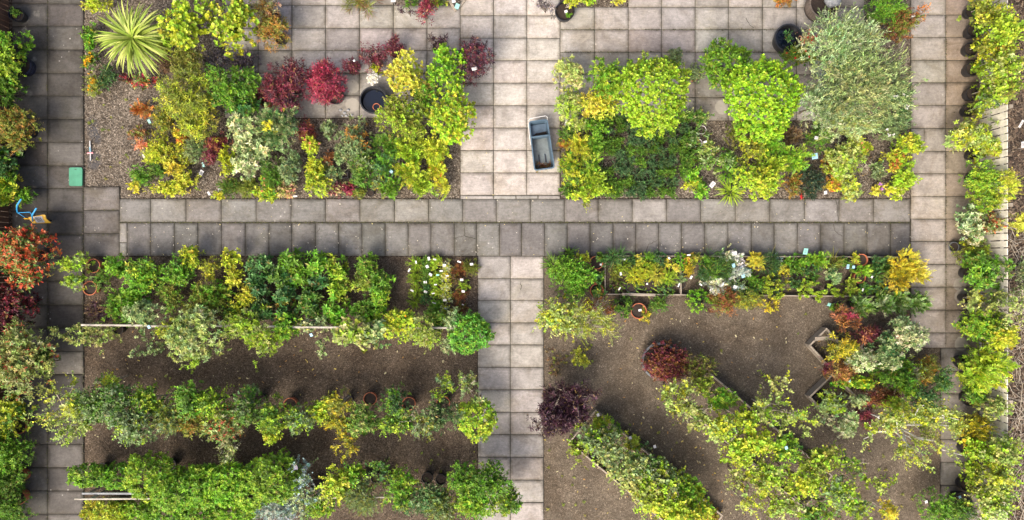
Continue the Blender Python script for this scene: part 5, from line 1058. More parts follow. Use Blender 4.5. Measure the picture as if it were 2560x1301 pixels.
p('med', 1450, 895, 24, 28, .6, 'olive', 'small lone yellow green shrub on the bare bark', size=.75, pal2=('limey', .4), cov=.75)
p('sml', 1388, 905, 28, 46, .15, 'brown', 'flat brown weeds beside the centre path', cov=.18, pal2=('olive', .3))
g = 'shrubs of the diagonal row from the contorted shrub'
for sp, x, y, rx, ry, h, pal, lab, p2 in [
    ('ros', 1502, 1058, 26, 24, .9, 'lime', 'lime rosette shrub at the near corner of the diagonal frame', 'limey'), ('ros', 1535, 1080, 26, 22, .9, 'bright', 'green rosette shrub second along the diagonal frame', 'lime'),
    ('ros', 1580, 1108, 28, 22, .9, 'limey', 'yellow rosette shrub with a white tag on the diagonal frame edge', 'lime'), ('rns', 1478, 1095, 48, 40, 1.6, 'greygreen', 'pale green shrub at the upper end of the diagonal row', 'lime'),
    ('rns', 1530, 1120, 52, 44, 1.7, 'greygreen', 'dusty green shrub second in the diagonal row', 'paleolive'), ('rns', 1452, 1125, 26, 30, 1.2, 'lime', 'small yellow green sprig below the contorted shrub', 'olive'),
    ('rns', 1560, 1165, 56, 46, 1.8, 'paleolive', 'pale dusty shrub third in the diagonal row', 'greygreen'), ('rns', 1615, 1160, 48, 40, 1.7, 'greygreen', 'soft green shrub third along the frame side', 'green'),
    ('rns', 1600, 1215, 54, 46, 1.8, 'paleolive', 'pale shrub bulging to the lower left of the diagonal row', 'lime'), ('rns', 1660, 1205, 50, 44, 1.8, 'greygreen', 'dusty shrub fourth along the frame side', 'lime'),
    ('med', 1715, 1225, 42, 40, 1.5, 'bright', 'fresh green shrub near the lower frame end', 'lime'), ('rns', 1630, 1262, 50, 40, 1.8, 'lime', 'lime shrub near the bottom edge of the diagonal row', 'limey'),
    ('rns', 1690, 1270, 54, 42, 1.8, 'lime', 'bright lime shrub at the bottom of the diagonal row', 'limey'), ('rns', 1745, 1285, 44, 34, 1.6, 'limey', 'yellow green shrub at the lower end of the diagonal row', 'bright'),
    ('med', 1775, 1288, 26, 24, 1.0, 'bronze', 'bronze shrub in the lower end of the diagonal frame', 'limey'), ('med', 1742, 1232, 24, 22, 1.2, 'lime', 'bright rosette at the frame edge near the bottom', 'limey')]:
    p(sp, x, y, rx, ry, h, pal, lab, grp=g, pal2=(p2, .4), size={'ros': .75, 'rns': 1.15, 'med': .8}[sp], cov=.6 if 'sprig' in lab else .95, air=5 if 'sprig' in lab else 0, zb=h * .3)
g = 'trees of the broad diagonal row'
for i, (sp, x, y, rx, ry, h, pal, lab, p2, air, cov) in enumerate([
    ('rns', 1690, 985, 60, 38, 2.0, 'paleolive', 'pale airy tree nearest the red barberry', 'limey', 10, .7), ('med', 1762, 965, 38, 32, 1.5, 'olive', 'olive tree right of the pale airy one', 'lime', 0, .9),
    ('med', 1810, 1000, 42, 42, 1.6, 'bright', 'vivid green tree near the upper end of the broad row', 'lime', 0, 1.0), ('rns', 1735, 1035, 54, 42, 2.0, 'paleolive', 'pale olive tree with reddish twigs', 'olive', 10, .75),
    ('rns', 1800, 1070, 56, 48, 2.2, 'limey', 'yellow green tree left of the row centre', 'paleolive', 0, .85), ('rns', 1862, 1055, 46, 40, 2.0, 'lime', 'lime tree right of the vivid green one', 'limey', 0, .85),
    ('rns', 1945, 965, 26, 40, 2.2, 'paleolive', 'thin upright twig of yellow leaves over the bare bark', 'limey', 5, .4), ('rns', 1935, 1030, 60, 42, 2.2, 'paleolive', 'open pale tree with visible bark between its leaves', 'lime', 10, .62),
    ('rns', 1995, 1055, 40, 24, 1.9, 'paleolive', 'sparse branch reaching right toward the square frames', 'limey', 6, .5), ('rns', 1905, 1110, 56, 46, 2.3, 'limey', 'bright yellow green tree in the row centre', 'lime', 0, .9),
    ('rns', 1850, 1140, 50, 50, 2.2, 'lime', 'lime tree on the lower left flank of the row', 'limey', 0, .85), ('rns', 1965, 1130, 56, 48, 2.2, 'lime', 'leafy tree right of the bright yellow one', 'green', 0, .9),
    ('rns', 2050, 1150, 62, 52, 2.2, 'olive', 'wide green tree with shaded leaves', 'lime', 0, .85), ('rns', 2125, 1170, 34, 40, 1.8, 'green', 'thin green branches toward the bare bark', 'lime', 7, .45),
    ('rns', 1865, 1210, 42, 44, 2.0, 'paleolive', 'open yellowish tree low on the left flank', 'limey', 9, .6), ('rns', 1930, 1195, 56, 50, 2.3, 'lime', 'lime tree with a pale sloping stem', 'paleolive', 0, .85),
    ('rns', 2005, 1205, 56, 50, 2.3, 'limey', 'pale yellow tree near the bottom centre of the row', 'lime', 0, .95), ('rns', 2085, 1230, 62, 48, 2.2, 'greygreen', 'soft grey green tree near the bottom edge', 'lime', 0, .9),
    ('rns', 1950, 1270, 56, 40, 2.1, 'paleolive', 'pale tree at the bottom edge under the lime one', 'lime', 0, .8), ('rns', 2040, 1285, 56, 34, 2.1, 'green', 'green tree at the bottom edge', 'lime', 0, .85),
    ('rns', 2140, 1275, 50, 38, 2.0, 'lime', 'lime tree at the bottom edge left of the golden shrub', 'greygreen', 0, .85), ('med', 2225, 1285, 30, 30, 1.2, 'yellow', 'golden yellow shrub at the bottom edge on bare bark', 'gold', 0, .9),
    ('rns', 2195, 1215, 40, 30, 1.6, 'paleolive', 'sparse pale tip of the row over the bare bark', 'lime', 6, .4), ('rns', 1870, 1265, 30, 26, 1.6, 'limey', 'small sparse tree lowest on the left flank', 'paleolive', 6, .5)]):
    p(sp, x, y, rx, ry, h, pal, lab, 'shrub' if 'shrub' in lab else 'young_tree', grp=g, pal2=(p2, .4), size=1.2 if sp == 'rns' else .85, cov=cov, air=air, zb=h * .35, stem='pale' if i % 2 else 'stem')
# ---------------------------------------------------------------- loose pots and tubs
def lone_pot(px, py, mat, r, h, label, name='plant_pot', grp=None, fill='potsoil', n=26, ribs=False, lvl=.84):
    x, y, _ = G(px, py, h); t = empty(name, (x, y, 0), label, name.replace('_', ' '), grp); LABELS.setdefault(label, []).append(grp)
    MB().lathe([(r * .80, 0), (r * .96, h * .84), (r * 1.04, h * .85), (r * 1.05, h), (r * .95, h), (r * .90, h * .4), (r * .78, .02)], n).disc(r * .8, .006, n).build('pot', M[mat], t)
    if fill: MB().disc(r * (.78 + .15 * lvl), h * lvl, n).build('water' if fill == 'water' else 'soil', M[fill], t)
    return t
t = lone_pot(933, 250, 'blackpot', .345, .42, 'large black water tub on the slabs right of the crimson maple', 'water_tub', fill='water', lvl=.62)
MB().lathe([(.085, .02), (.10, .30), (.085, .30), (.075, .05)], 16, (.06, -.16, 0)).disc(.08, .26, 16, (.06, -.16, 0)).build('inner_pot', M['terra'], t)
lone_pot(1972, 95, 'blackpot', .355, .45, 'large black tub with dark inside left of the red stemmed shrub', 'water_tub', fill='water', lvl=.5)
p('med', 1970, 92, 13, 18, .5, 'bluegreen', 'small green plant growing inside the large black tub', 'water_plant', cov=.6, size=.8)
lone_pot(1412, 28, 'blackpot', .25, .34, 'round black pot at the top edge by the centre path', lvl=.8)
p('sml', 1417, 37, 7, 5, .4, 'bright', 'tuft of green weed in the round black pot', 'weed', cov=.7)
lone_pot(50, 163, 'bluepot', .27, .36, 'dark blue glazed pot by the left edge')
lone_pot(36, 35, 'bluepot', .16, .26, 'small dark pot beside the brown fence at the top left', fill='potsoil', lvl=.5)
lone_pot(42, 382, 'blackpot', .13, .22, 'small shiny black pot under bare twigs on the left path')
lone_pot(836, 238, 'blackpot', .23, .30, 'black pot holding the crimson maple')
RP = 'black pots along the pale fence'
for px, py, r, w in [(2428, 27, .19, 'topmost black pot in the row along the pale fence'), (2430, 78, .21, 'black pot with fallen rusty leaves, second of the row by the fence'), (2424, 122, .19, 'black pot with pale bent canes, third of the row by the fence'), (2426, 174, .19, 'fourth black pot of the row by the fence'), (2428, 234, .2, 'fifth black pot of the row by the fence, slightly tipped'),
        (2420, 276, .17, 'sixth black pot of the row, just above the bare boards'), (2428, 388, .15, 'small black pot below the variegated fence shrub'), (2430, 445, .17, 'black pot half hidden by the lime fence shrub'), (2418, 683, .18, 'black pot of the large deep green fence shrub'), (2412, 745, .15, 'black pot below the bare white stems'), (2412, 815, .18, 'black pot of the bright green fence shrub'),
        (2406, 906, .2, 'black pot of the widest lime fence shrub'), (2420, 998, .2, 'black pot with rusty leaves above the golden orange shrub'), (2416, 1122, .2, 'black pot below the golden orange shrub'), (2410, 1212, .2, 'black pot at the foot of the forked white stem')]:
    t = lone_pot(px + 5, py, 'blackpot', r * .86, .30, w, grp=RP)
    MB().tube([(0, 0, .2), (.03, .01, .5), (.08, .02, .75)], [.012, .01, .008], 5).build('cane', M['pale'], t)
    rng = np.random.default_rng(int(py)); k_ = rng.uniform(.85, 1.12); t.scale = (k_, k_, rng.uniform(.8, 1.15)); t.rotation_euler = (rng.normal(0, .03), rng.normal(0, .04), rng.uniform(0, 6) * 0)
    P_, D_, f_, _ = crown('rns', .19, .2, .22, rng.uniform(.5, .8), rng, 1.1, False, 1.1); V_, F_, c_ = leaves(P_ + np.array([.10, rng.uniform(-.06, .06), 0]), D_, 'rns', ('lime', 'olive', 'green', 'limey')[rng.integers(0, 4)], rng, f_, 1.1)
    obj('basal_shoots', npmesh('basal_shoots', V_, F_, M['leaf'], c_), t)
lone_pot(2406, 1258, 'blackpot', .27, .36, 'big black pot at the bottom right beside the dark green shrub', lvl=.6)
t = lone_pot(2394, 618, 'greypot', .13, .22, 'grey pot tipped over on the right path'); t.rotation_euler = (0, math.radians(-62), 0); t.location.z = .1; t.location.x += .1
for px, py, r, w in [(232, 665, .18, 'upper terracotta pot at the left path corner of the lower bed'), (224, 721, .18, 'lower terracotta pot at the left path corner of the lower bed'), (725, 1012, .17, 'terracotta pot rim at the middle row, left one'), (925, 998, .17, 'bright terracotta pot rim in the middle row'),
        (1022, 1010, .17, 'terracotta pot right of the dark glossy shrub'), (1108, 1008, .17, 'terracotta pot below the thin upright sprig'), (46, 1066, .2, 'upper terracotta pot on the left edge'), (47, 1192, .18, 'middle terracotta pot on the left edge'), (46, 1245, .18, 'lower terracotta pot on the left edge'),
        (663, 256, .13, 'terracotta pot left of the wine red maple'), (1597, 778, .2, 'terracotta pot with bare soil below the long framed bed'), (2155, 650, .15, 'terracotta rim at the upper board of the long frame'), (2150, 694, .15, 'terracotta rim in the middle of the long frame'), (1215, 830, .12, 'terracotta pot peeking out under the emerald ball')]:
    lone_pot(px, py, 'terra', r, .3, w, grp='terracotta pots', n=28)
for px, py, r, w in [(243, 998, .15, 'small black pot at the left end of the middle row'), (650, 998, .14, 'black pot left of the first terracotta rim in the middle row'), (818, 1003, .14, 'black pot above the golden olive shrub'), (870, 1002, .13, 'black pot beside the bright terracotta rim'),
        (790, 1212, .15, 'black pot right of the blue grey eucalyptus'), (910, 1196, .14, 'left of three black pots above the grey green mound'), (940, 1196, .14, 'middle of three black pots above the grey green mound'), (968, 1200, .14, 'right of three black pots above the grey green mound'),
        (1068, 1196, .15, 'black pot above the grey green shrub of the lowest row'), (1102, 1200, .14, 'black pot next to the bright path corner shrub'), (295, 824, .13, 'black pot just below the timber rail on the left'), (830, 377, .07, 'tiny empty black pot in the upper left bed'), (926, 484, .085, 'small round pot with brown soil at the cross path'), (915, 470, .08, 'small pot ring beside the round brown pot'),
        (2090, 880, .13, 'black pot inside the upper square frame'), (2045, 1000, .13, 'black pot inside the lower square frame'), (2058, 985, .1, 'smaller black pot inside the lower square frame'), (1704, 712, .1, 'brown pot beside the cross board of the long frame'), (1610, 660, .09, 'dark pot between the yellow shrub and the golden trio')]:
    lone_pot(px, py, 'blackpot', r, .24 if r > .1 else .14, w, grp='small black pots', n=18)
t = empty('square_pot', (*G(866, 440)[:2], 0), 'empty square black pot sunk among the skimmias', 'plant pot')
for dx, dy, sx, sy in ((0, .07, .16, .012), (0, -.07, .16, .012), (.074, 0, .012, .127), (-.074, 0, .012, .127)): MB().box((dx, dy, .08), (sx, sy, .16)).build('pot_wall', M['blackpot'], t)
MB().box((0, 0, .05), (.135, .126, .08)).build('soil', M['potsoil'], t)
# wide bowl of the barberry
x, y, _ = G(1650, 903, .3); t = empty('bowl_planter', (x, y, 0), 'wide grey bowl planter under the dark red barberry', 'planter')
MB().lathe([(.30, 0), (.46, .30), (.49, .30), (.49, .34), (.44, .34), (.42, .26)], 36).build('bowl', M['greypot'], t); MB().disc(.43, .28, 36).build('soil', M['potsoil'], t)
# half barrel with stones at the top edge and gravel pot under the willow
x, y, _ = G(2062, 8, .5); t = empty('half_barrel', (x, y, 0), 'half barrel with grey stone at the top edge left of the silver willow', 'barrel')
MB().lathe([(.34, 0), (.42, .28), (.40, .5), (.36, .5), (.37, .3)], 30).build('staves', M['barrel'], t); MB().lathe([(.395, .10), (.415, .16)], 30).build('hoop', M['metal'], t); MB().disc(.37, .4, 30).build('soil', M['potsoil'], t)
def rock(name, px, py, z, s, label, mat='stone', seed=1, flat=.6):
    rng = np.random.default_rng(seed); mb = MB(); n = 10; m = 6; V = []; F = []
    for i in range(m):
        ph = math.pi * i / (m - 1)
        for j in range(n):
            th = 2 * math.pi * j / n; r = s * (1 + rng.normal(0, .09)); V.append((r * math.sin(ph) * math.cos(th), r * .8 * math.sin(ph) * math.sin(th), r * flat * math.cos(ph) + s * flat))
    for i in range(m - 1):
        for j in range(n): F.append((i * n + j, (i + 1) * n + j, (i + 1) * n + (j + 1) % n, i * n + (j + 1) % n))
    mb.add(V, F); o = mb.build(name, M[mat], None, G(px, py, z), True); tag(o, label, 'stone'); LABELS.setdefault(label, []).append(1); return o
rock('stone', 2076, 8, .36, .22, 'pale grey stone lying in the half barrel', seed=3)
lone_pot(2060, 168, 'greypot', .28, .4, 'grey gravel filled pot under the silver willow', fill='stone', lvl=.75)
chips('gravel_topping', [(2045, 150, 2076, 184)], 160, [(.4, .41, .42), (.25, .26, .27), (.5, .5, .5)], .03, .06, .3)
for i, (px, py, s) in enumerate([(852, 276, .045), (862, 283, .05), (871, 276, .045), (866, 290, .04), (856, 290, .035), (880, 288, .035)]):
    o = rock('pebble', px, py, .05, s, 'white pebble in the small heap on the yard slabs below the pot rings', 'paper', 20 + i, .5); o['group'] = 'white pebbles on the yard slabs'; o.data.materials[0] = M['stone']

# ---------------------------------------------------------------- plant labels
TG = 'plant labels'
def label_tag(px, py, w, h, rz, z, label, mat='paper', text=True, rx=.25):
    x, y, _ = G(px, py, z); t = empty('plant_label', (x, y, z - .2 if z > .2 else .0), label, 'plant label', TG, rz); LABELS.setdefault(label, []).append(TG); w *= .85; h *= .85
    zz = .2 if z > .2 else z
    o = MB().box((0, 0, 0), (w, h, .004), 0, .0015).build('plate', M[mat], t, (0, 0, zz)); o.rotation_euler = (rx, 0, 0)
    if text:
        mb = MB()
        for k in range(3): mb.box((-.06 * w + (k % 2) * .03 * w, h * (.22 - .2 * k), .0036), (w * (.62 - .12 * (k % 2)), h * .07, .002))
        q = mb.build('print', M['print'], t, (0, 0, zz)); q.rotation_euler = (rx, 0, 0)
    MB().tube([(0, -h * .4, zz - .006), (0, -h * .45, 0)], .004, 5).build('stake', M[mat], t)
r_ = math.radians
label_tag(503, 433, .12, .19, r_(-32), .22, 'oval white plant label right of the yellow shrubs')
label_tag(553, 477, .2, .11, r_(-12), .2, 'square white plant label above the cross path in the upper left bed')
label_tag(522, 484, .07, .12, r_(25), .15, 'narrow white tag lying left of the square white label')
label_tag(359, 391, .05, .14, r_(20), .2, 'thin white tag beside the coral flowered plant', text=False)
label_tag(373, 304, .08, .13, r_(20), .3, 'dark framed teal tag at the edge of the pale bark', 'teal', False)
label_tag(508, 412, .06, .15, r_(5), .2, 'teal tag just above the oval white label', 'teal', False)
label_tag(738, 491, .13, .05, r_(5), .1, 'white tag lying at the cross path edge below the pink shrub', text=False)
label_tag(1186, 172, .15, .09, r_(15), 1.2, 'white label hanging in the purple black maple')
label_tag(885, 152, .06, .06, r_(30), .8, 'small white tag in the dark maple above the pot rings', text=False)
label_tag(978, 429, .1, .09, r_(-35), .5, 'pale blue tag in the middle emerald conifer', 'skyblue', False)
label_tag(1781, 462, .13, .19, r_(-38), .25, 'tilted white sign at the lower edge of the upper right bed')
label_tag(1415, 307, .07, .19, r_(-8), .4, 'upright white label beside the trolley at the bed edge', text=False)
label_tag(1763, 355, .11, .06, r_(15), .45, 'white tag in the leafy plants right of the herb block', text=False)
label_tag(1718, 442, .12, .07, r_(10), .35, 'white tag above the low yellow plant by the herb block', text=False)
label_tag(1415, 29, .1, .08, r_(20), .45, 'white tag in the round black pot', text=False)
label_tag(2037, 391, .18, .17, r_(10), .5, 'round blue white label in front of the bright green bush', 'skyblue')
label_tag(2041, 345, .11, .09, r_(-10), .75, 'purple printed tag in the bright green bush', 'paper')
label_tag(2096, 388, .06, .06, r_(10), .5, 'tiny white tag in the pale green loose shrub', text=False)
label_tag(2064, 482, .1, .11, r_(10), .15, 'white scrap label at the cross path by the golden spotted shrub', text=False)
label_tag(2283, 40, .12, .06, r_(10), .9, 'white tag in the rusty shrub by the right path', text=False)
label_tag(2442, 408, .08, .2, r_(10), .4, 'white label standing before the fence below the variegated shrub', text=False)
label_tag(2553, 310, .07, .24, r_(-22), .25, 'blue edged white label beyond the fence, upper of two')
label_tag(2558, 362, .12, .2, r_(10), .25, 'blue edged white label beyond the fence, lower of two')
label_tag(2014, 629, .13, .19, r_(-6), .5, 'teal label standing above the upper board', 'teal')
label_tag(1836, 634, .15, .12, r_(10), .55, 'white label in the silver cream branching shrub', text=False)
for x, y, w, h, rz, lab in [(1560, 649, .1, .05, 2, 'white label behind the round lime conifer'), (1552, 685, .06, .1, 10, 'white label left of the gold mound'), (1549, 722, .04, .11, -32, 'thin white tag left of the spiky pair'), (1618, 710, .05, .06, 0, 'white tag in the right spiky plant'),
        (1722, 638, .11, .05, 4, 'white label at the upper board by the orange heather'), (1673, 646, .08, .05, -45, 'white label on the middle yellow shrub'), (1728, 694, .06, .11, -28, 'white label beside the golden brown heather'), (1697, 713, .04, .13, -20, 'thin white tag leaning on the cross board'), (1752, 712, .1, .04, -40, 'white label under the droopy conifer'),
        (1838, 718, .12, .1, -20, 'crumpled white label in the grey green shrub'), (1502, 662, .06, .06, 0, 'small white tag at the upper terracotta pot'), (2180, 693, .05, .07, -30, 'white tag in the emerald shell conifer'), (2157, 725, .05, .09, -15, 'white tag in the left shell conifer'), (1600, 776, .1, .07, 10, 'white tag in the bare terracotta pot')]:
    label_tag(x, y, w, h, r_(rz), .42, lab, text=False)
label_tag(2120, 667, .08, .14, 0, .5, 'blue label in the long frame below the dark green plant', 'skyblue')
label_tag(2134, 668, .08, .09, 0, .45, 'pale blue label right of the blue one in the long frame', 'skyblue', False)
label_tag(1834, 664, .09, .13, r_(20), .55, 'light blue label in the silver blue shrub', 'skyblue', False)
label_tag(1858, 691, .1, .1, r_(20), .45, 'light blue label below the silver blue shrub', 'skyblue', False)
label_tag(2073, 762, .1, .1, r_(-15), .3, 'teal tag beside the small flat green plant', 'teal', False)
label_tag(2124, 953, .06, .08, 0, .8, 'teal tag in the low shrub at the lower square frame', 'teal', False)
for i, (x, y, w, h, rz) in enumerate([(1040, 656, .05, .1, 10), (1023, 676, .05, .13, -35), (1030, 727, .1, .05, -25), (1072, 647, .07, .12, 12), (1068, 667, .09, .1, 25), (1076, 687, .1, .09, -28), (1063, 706, .1, .08, 4), (1064, 730, .1, .07, -22), (1087, 649, .11, .05, -12), (1111, 664, .1, .09, 0),
        (1103, 678, .1, .05, 4), (1118, 690, .1, .04, 4), (1094, 688, .09, .06, 0), (1089, 712, .09, .04, 3), (1083, 734, .1, .04, 8), (1085, 758, .12, .03, -14), (1112, 751, .11, .07, 4), (1114, 772, .1, .06, -20), (1109, 796, .1, .06, 4), (1148, 655, .12, .05, -20), (1179, 661, .1, .08, 8), (1154, 700, .1, .08, 0), (1158, 729, .1, .08, -5), (1157, 762, .07, .03, -20)]):
    ordn = ['in the topmost lime tuft', 'beside the second lime tuft', 'beside the fourth lime tuft', 'topmost in the dark green row', 'second in the dark green row', 'third in the dark green row', 'fourth in the dark green row', 'fifth in the dark green row', 'topmost in the third row', 'topmost in the cream row',
            'second in the cream row', 'third in the cream row', 'second in the third row', 'third in the third row', 'fourth in the third row', 'lowest in the third row', 'fourth in the cream row', 'fifth in the cream row', 'lowest in the cream row', 'in the topmost rust heather', 'in the olive corner heather', 'above the small round lime heather', 'below the small round lime heather', 'in the lowest rust heather'][i]
    label_tag(x, y, w, h, r_(rz), .34, 'white heather label ' + ordn, 'teal' if i == 12 else 'paper', False, .4)
for px, py, z, lab, mt in [(1637, 1117, .9, 'white tag on the yellow rosette shrub of the diagonal frame', 'paper'), (1495, 1038, .7, 'white tag in the near corner of the diagonal frame', 'paper'), (1576, 1095, .8, 'white tag between the rosette shrubs on the diagonal frame', 'paper'), (2316, 1255, .9, 'white tag beside the rich green shrub at the bottom edge', 'paper'), (2400, 1243, .4, 'pale blue scrap beside the big black pot', 'skyblue'), (768, 1230, .9, 'blue ribbon tag on the steel rail', 'skyblue'), (1966, 1120, 2.0, 'blue tag in the leafy tree of the broad row', 'skyblue'), (372, 818, .9, 'pale blue tag on the timber rail', 'skyblue'), (778, 838, .9, 'pale blue tag below the black hoop', 'skyblue')]:
    label_tag(px, py, .08, .1, r_(20), z, lab, mt, False)
# red signs beside the very dark bush, red pink sign at the top edge
for px, py, lab in [(2003, 432, 'upper red label stuck beside the very dark bush'), (2004, 492, 'lower red label stuck beside the very dark bush')]:
    label_tag(px, py, .08, .17, r_(28), .3, lab, 'red', False)
t = empty('plant_label', (*G(987, 3)[:2], .0), 'white label with a pink picture standing at the top edge', 'plant label', TG)
MB().box((0, 0, .25), (.13, .24, .005), 0, .002).build('plate', M['paper'], t); MB().box((0, .01, .2545), (.08, .15, .002)).build('picture', M['pink'], t); MB().tube([(0, -.1, .25), (0, -.1, 0)], .006).build('stake', M['paper'], t)
# white hydrangea
p('flw', 933, 195, 12, 14, .75, 'white', 'white hydrangea head above the black water tub', 'hydrangea', cov=1.6, dome=True, zb=.5, stem='stem')
p('med', 938, 172, 12, 10, .7, 'limey', 'lime leaf tuft above the white hydrangea', 'shrub', cov=.8)

# ---------------------------------------------------------------- trolley on the centre path
x, y, _ = G(1352, 365, .3); t = empty('garden_trolley', (x, y, .05), 'blue grey plastic trolley standing on the pale centre path', 'trolley', rz=r_(7.5))
def ring(w0, w1, l0, l1, r, n=5):
    """rounded quadrilateral: widths at top/bottom end (y+/y-)"""
    P = []
    for cx, cy, a0 in ((w1 / 2 - r, -l1 + r, -90), (w0 / 2 - r, l0 - r, 0), (-w0 / 2 + r, l0 - r, 90), (-w1 / 2 + r, -l1 + r, 180)):
        for k in range(n): a = math.radians(a0 + 90 * k / (n - 1)); P.append((cx + r * math.cos(a), cy + r * math.sin(a)))
    return P
def loft(mb, rings):
    n = len(rings[0][0]); V = []; F = []
    for P, z in rings: V += [(a, b, z) for a, b in P]
    for i in range(len(rings) - 1):
        for j in range(n): F.append((i * n + j, i * n + (j + 1) % n, (i + 1) * n + (j + 1) % n, (i + 1) * n + j))
    return mb.add(V, F)
mb = MB()
loft(mb, [(ring(.40, .44, .56, .60, .05), .18), (ring(.44, .49, .60, .64, .06), .50), (ring(.50, .55, .63, .67, .07), .50), (ring(.50, .55, .63, .67, .07), .535), (ring(.44, .49, .60, .64, .05), .535), (ring(.435, .485, .595, .635, .05), .50), (ring(.375, .42, .545, .585, .04), .20)])
mb.build('tub', M['trolley'], t)
mb = MB(); V = [(a, b, .2) for a, b in ring(.376, .42, .545, .585, .04)]; mb.add(V, [tuple(range(len(V)))]); mb.build('floor', M['tfloor'], t)
mb = MB(); mb.box((0, .205, .37), (.435, .03, .34), 0, .006).box((0, .205, .545), (.47, .045, .03), 0, .01); mb.build('divider', M['trolley'], t)
MB().box((0, .385, .33), (.40, .33, .02)).build('bin_floor', M['tbin'], t)
mb = MB(); mb.box((.04, .28, .345), (.30, .10, .012), .1).box((-.10, .27, .35), (.12, .08, .012), .5); mb.build('divider_shadow', M['potsoil'], t)  # dark boxes added on the bin floor as the divider's shadow
for sx in (-.085, .085):
    o = MB().box((0, 0, 0), (.03, .22, .012), 0, .005).build('floor_slot', M['print'], t, (sx, -.33, .204))
    mb = MB()
    for q in (-.02, .02): mb.box((sx + q, -.33, .208), (.008, .24, .014), 0, .003)
    mb.build('slot_rib', M['trolley'], t)
MB().tube([(.235, .60, .50), (.245, .66, .60), (.20, .70, .62), (-.20, .68, .62), (-.25, .64, .60), (-.245, .60, .50)], .009, 8).build('handle', M['wire'], t)
MB().tube([(-.262, .60, .5), (-.272, .3, .42), (-.262, .05, .30)], .010, 6).build('side_wire', M['wire'], t)
for sx, sy in ((-.2, .42), (.2, .42), (-.2, -.48), (.2, -.48)):
    o = MB().lathe([(.0, -.018), (.075, -.018), (.08, 0), (.075, .018), (.0, .018)], 16).build('wheel', M['rubber'], t, (sx, sy, .08)); o.rotation_euler = (0, math.pi / 2, 0)
MB().box((0, -.03, .15), (.34, 1.0, .05), 0, .01).build('chassis', M['rubber'], t)
rng = np.random.default_rng(5); n = 34; xs = rng.uniform(-.18, .18, n); ys = -.50 - rng.uniform(0, .07, n)
P = np.stack([xs, ys, rng.uniform(.21, .24, n)], 1); V, F, c = leaves(P, nrm(rng.normal(0, 1, (n, 3)) * [1, 1, .2]), 'sml', 'orange', rng, None, .8)
V2, F2, c2 = leaves(P[:16] * [1, 1, 1], nrm(rng.normal(0, 1, (16, 3)) * [1, 1, .2]), 'sml', 'pinkgreen', rng, None, .8)
o = obj('dead_leaves', npmesh('dead_leaves', np.concatenate([V, V2]), np.concatenate([F, F2 + len(V)]), M['leaf'], np.concatenate([c, c2]) * .8)); o.location = t.location; o.rotation_euler = t.rotation_euler
tag(o, 'reddish dead leaves lying in the lower end of the blue grey trolley', 'dead leaves', kind='stuff')

# green valve box lid
x, y, _ = G(194, 443); t = empty('valve_box', (x, y, .05), 'green plastic valve box lid on the left path slabs', 'valve box')
mb = MB(); loft(mb, [(ring(.36, .36, .25, .25, .05), 0), (ring(.36, .36, .25, .25, .05), .035), (ring(.345, .345, .243, .243, .045), .042), (ring(.33, .33, .235, .235, .04), .040)]); mb.build('frame', M['green'], t)
mb = MB(); V = [(a, b, .0405) for a, b in ring(.335, .335, .238, .238, .04)]; mb.add(V, [tuple(range(len(V)))]); mb.build('lid', M['green'], t)
mb = MB(); mb.box((0, .195, .042), (.05, .014, .003)).build('lid_slot', M['print'], t)

# yellow trolley with blue handle frame at the left edge
x, y, _ = G(85, 545, .3); t = empty('sack_trolley', (x, y, .05), 'yellow trolley plate with white notice and blue tubular handles at the left path', 'trolley')
def L(px, py, z): a = G(px, py, z); return (a[0] - x, a[1] - y, z - .05)
for c0 in ([(53, 498, .95), (43, 513, .95), (42, 525, .75), (44, 532, .6)], [(91, 521, .95), (82, 535, .95), (80, 540, .8), (82, 553, .55)]):
    MB().tube([L(*q) for q in c0], .02, 8).build('handle', M['blue'], t)
MB().tube([L(44, 532, .6), L(75, 531, .6), L(82, 541, .6)], .012, 6).tube([L(44, 532, .6), L(62, 544, .5)], .012, 6).build('brace', M['blue'], t)
def slabq(mb, pts, th):
    T = [L(*q) for q in pts]; B = [(a, b, c - th) for a, b, c in T]; n = len(T)
    return mb.add(T + B, [tuple(range(n)), tuple(range(2 * n - 1, n - 1, -1))] + [(i, n + i, n + (i + 1) % n, (i + 1) % n) for i in range(n)])
slabq(MB(), [(82, 559, .5), (128, 558, .5), (115, 547, .52), (113, 538, .54), (108, 537, .55), (70, 544, .55)], .02).build('plate', M['yellow'], t)
slabq(MB(), [(92, 557.5, .511), (112, 556.5, .511), (104, 540.5, .556), (82, 542.5, .556)], .004).build('notice', M['paper'], t)
mb = MB()
for k in range(4):
    u = .18 + k * .2; a = (88 + 11 * u - 2, 544 + 0 * u); 
    slabq(mb, [(88 + k * 3.6, 544.5 - k * .3, .5555), (89.2 + k * 3.6, 544.3 - k * .3, .5555), (97.2 + k * 3.2, 555 - k * .25, .5225), (96 + k * 3.2, 555.2 - k * .25, .5225)], .002)
mb.build('notice_print', M['print'], t)
MB().tube([L(60, 546, .5), L(72, 548, .5)], .014, 6).build('yellow_tube', M['yellow'], t)
for q in ((70, 548), (118, 552)): 
    o = MB().lathe([(0, -.02), (.10, -.02), (.11, 0), (.10, .02), (0, .02)], 18).build('wheel', M['rubber'], t, L(*q, .16)); o.rotation_euler = (math.pi / 2, 0, 0)
MB().tube([L(82, 553, .5), L(84, 556, .1)], .014, 6).tube([L(62, 545, .5), L(66, 548, .1)], .014, 6).build('frame', M['blue'], t)

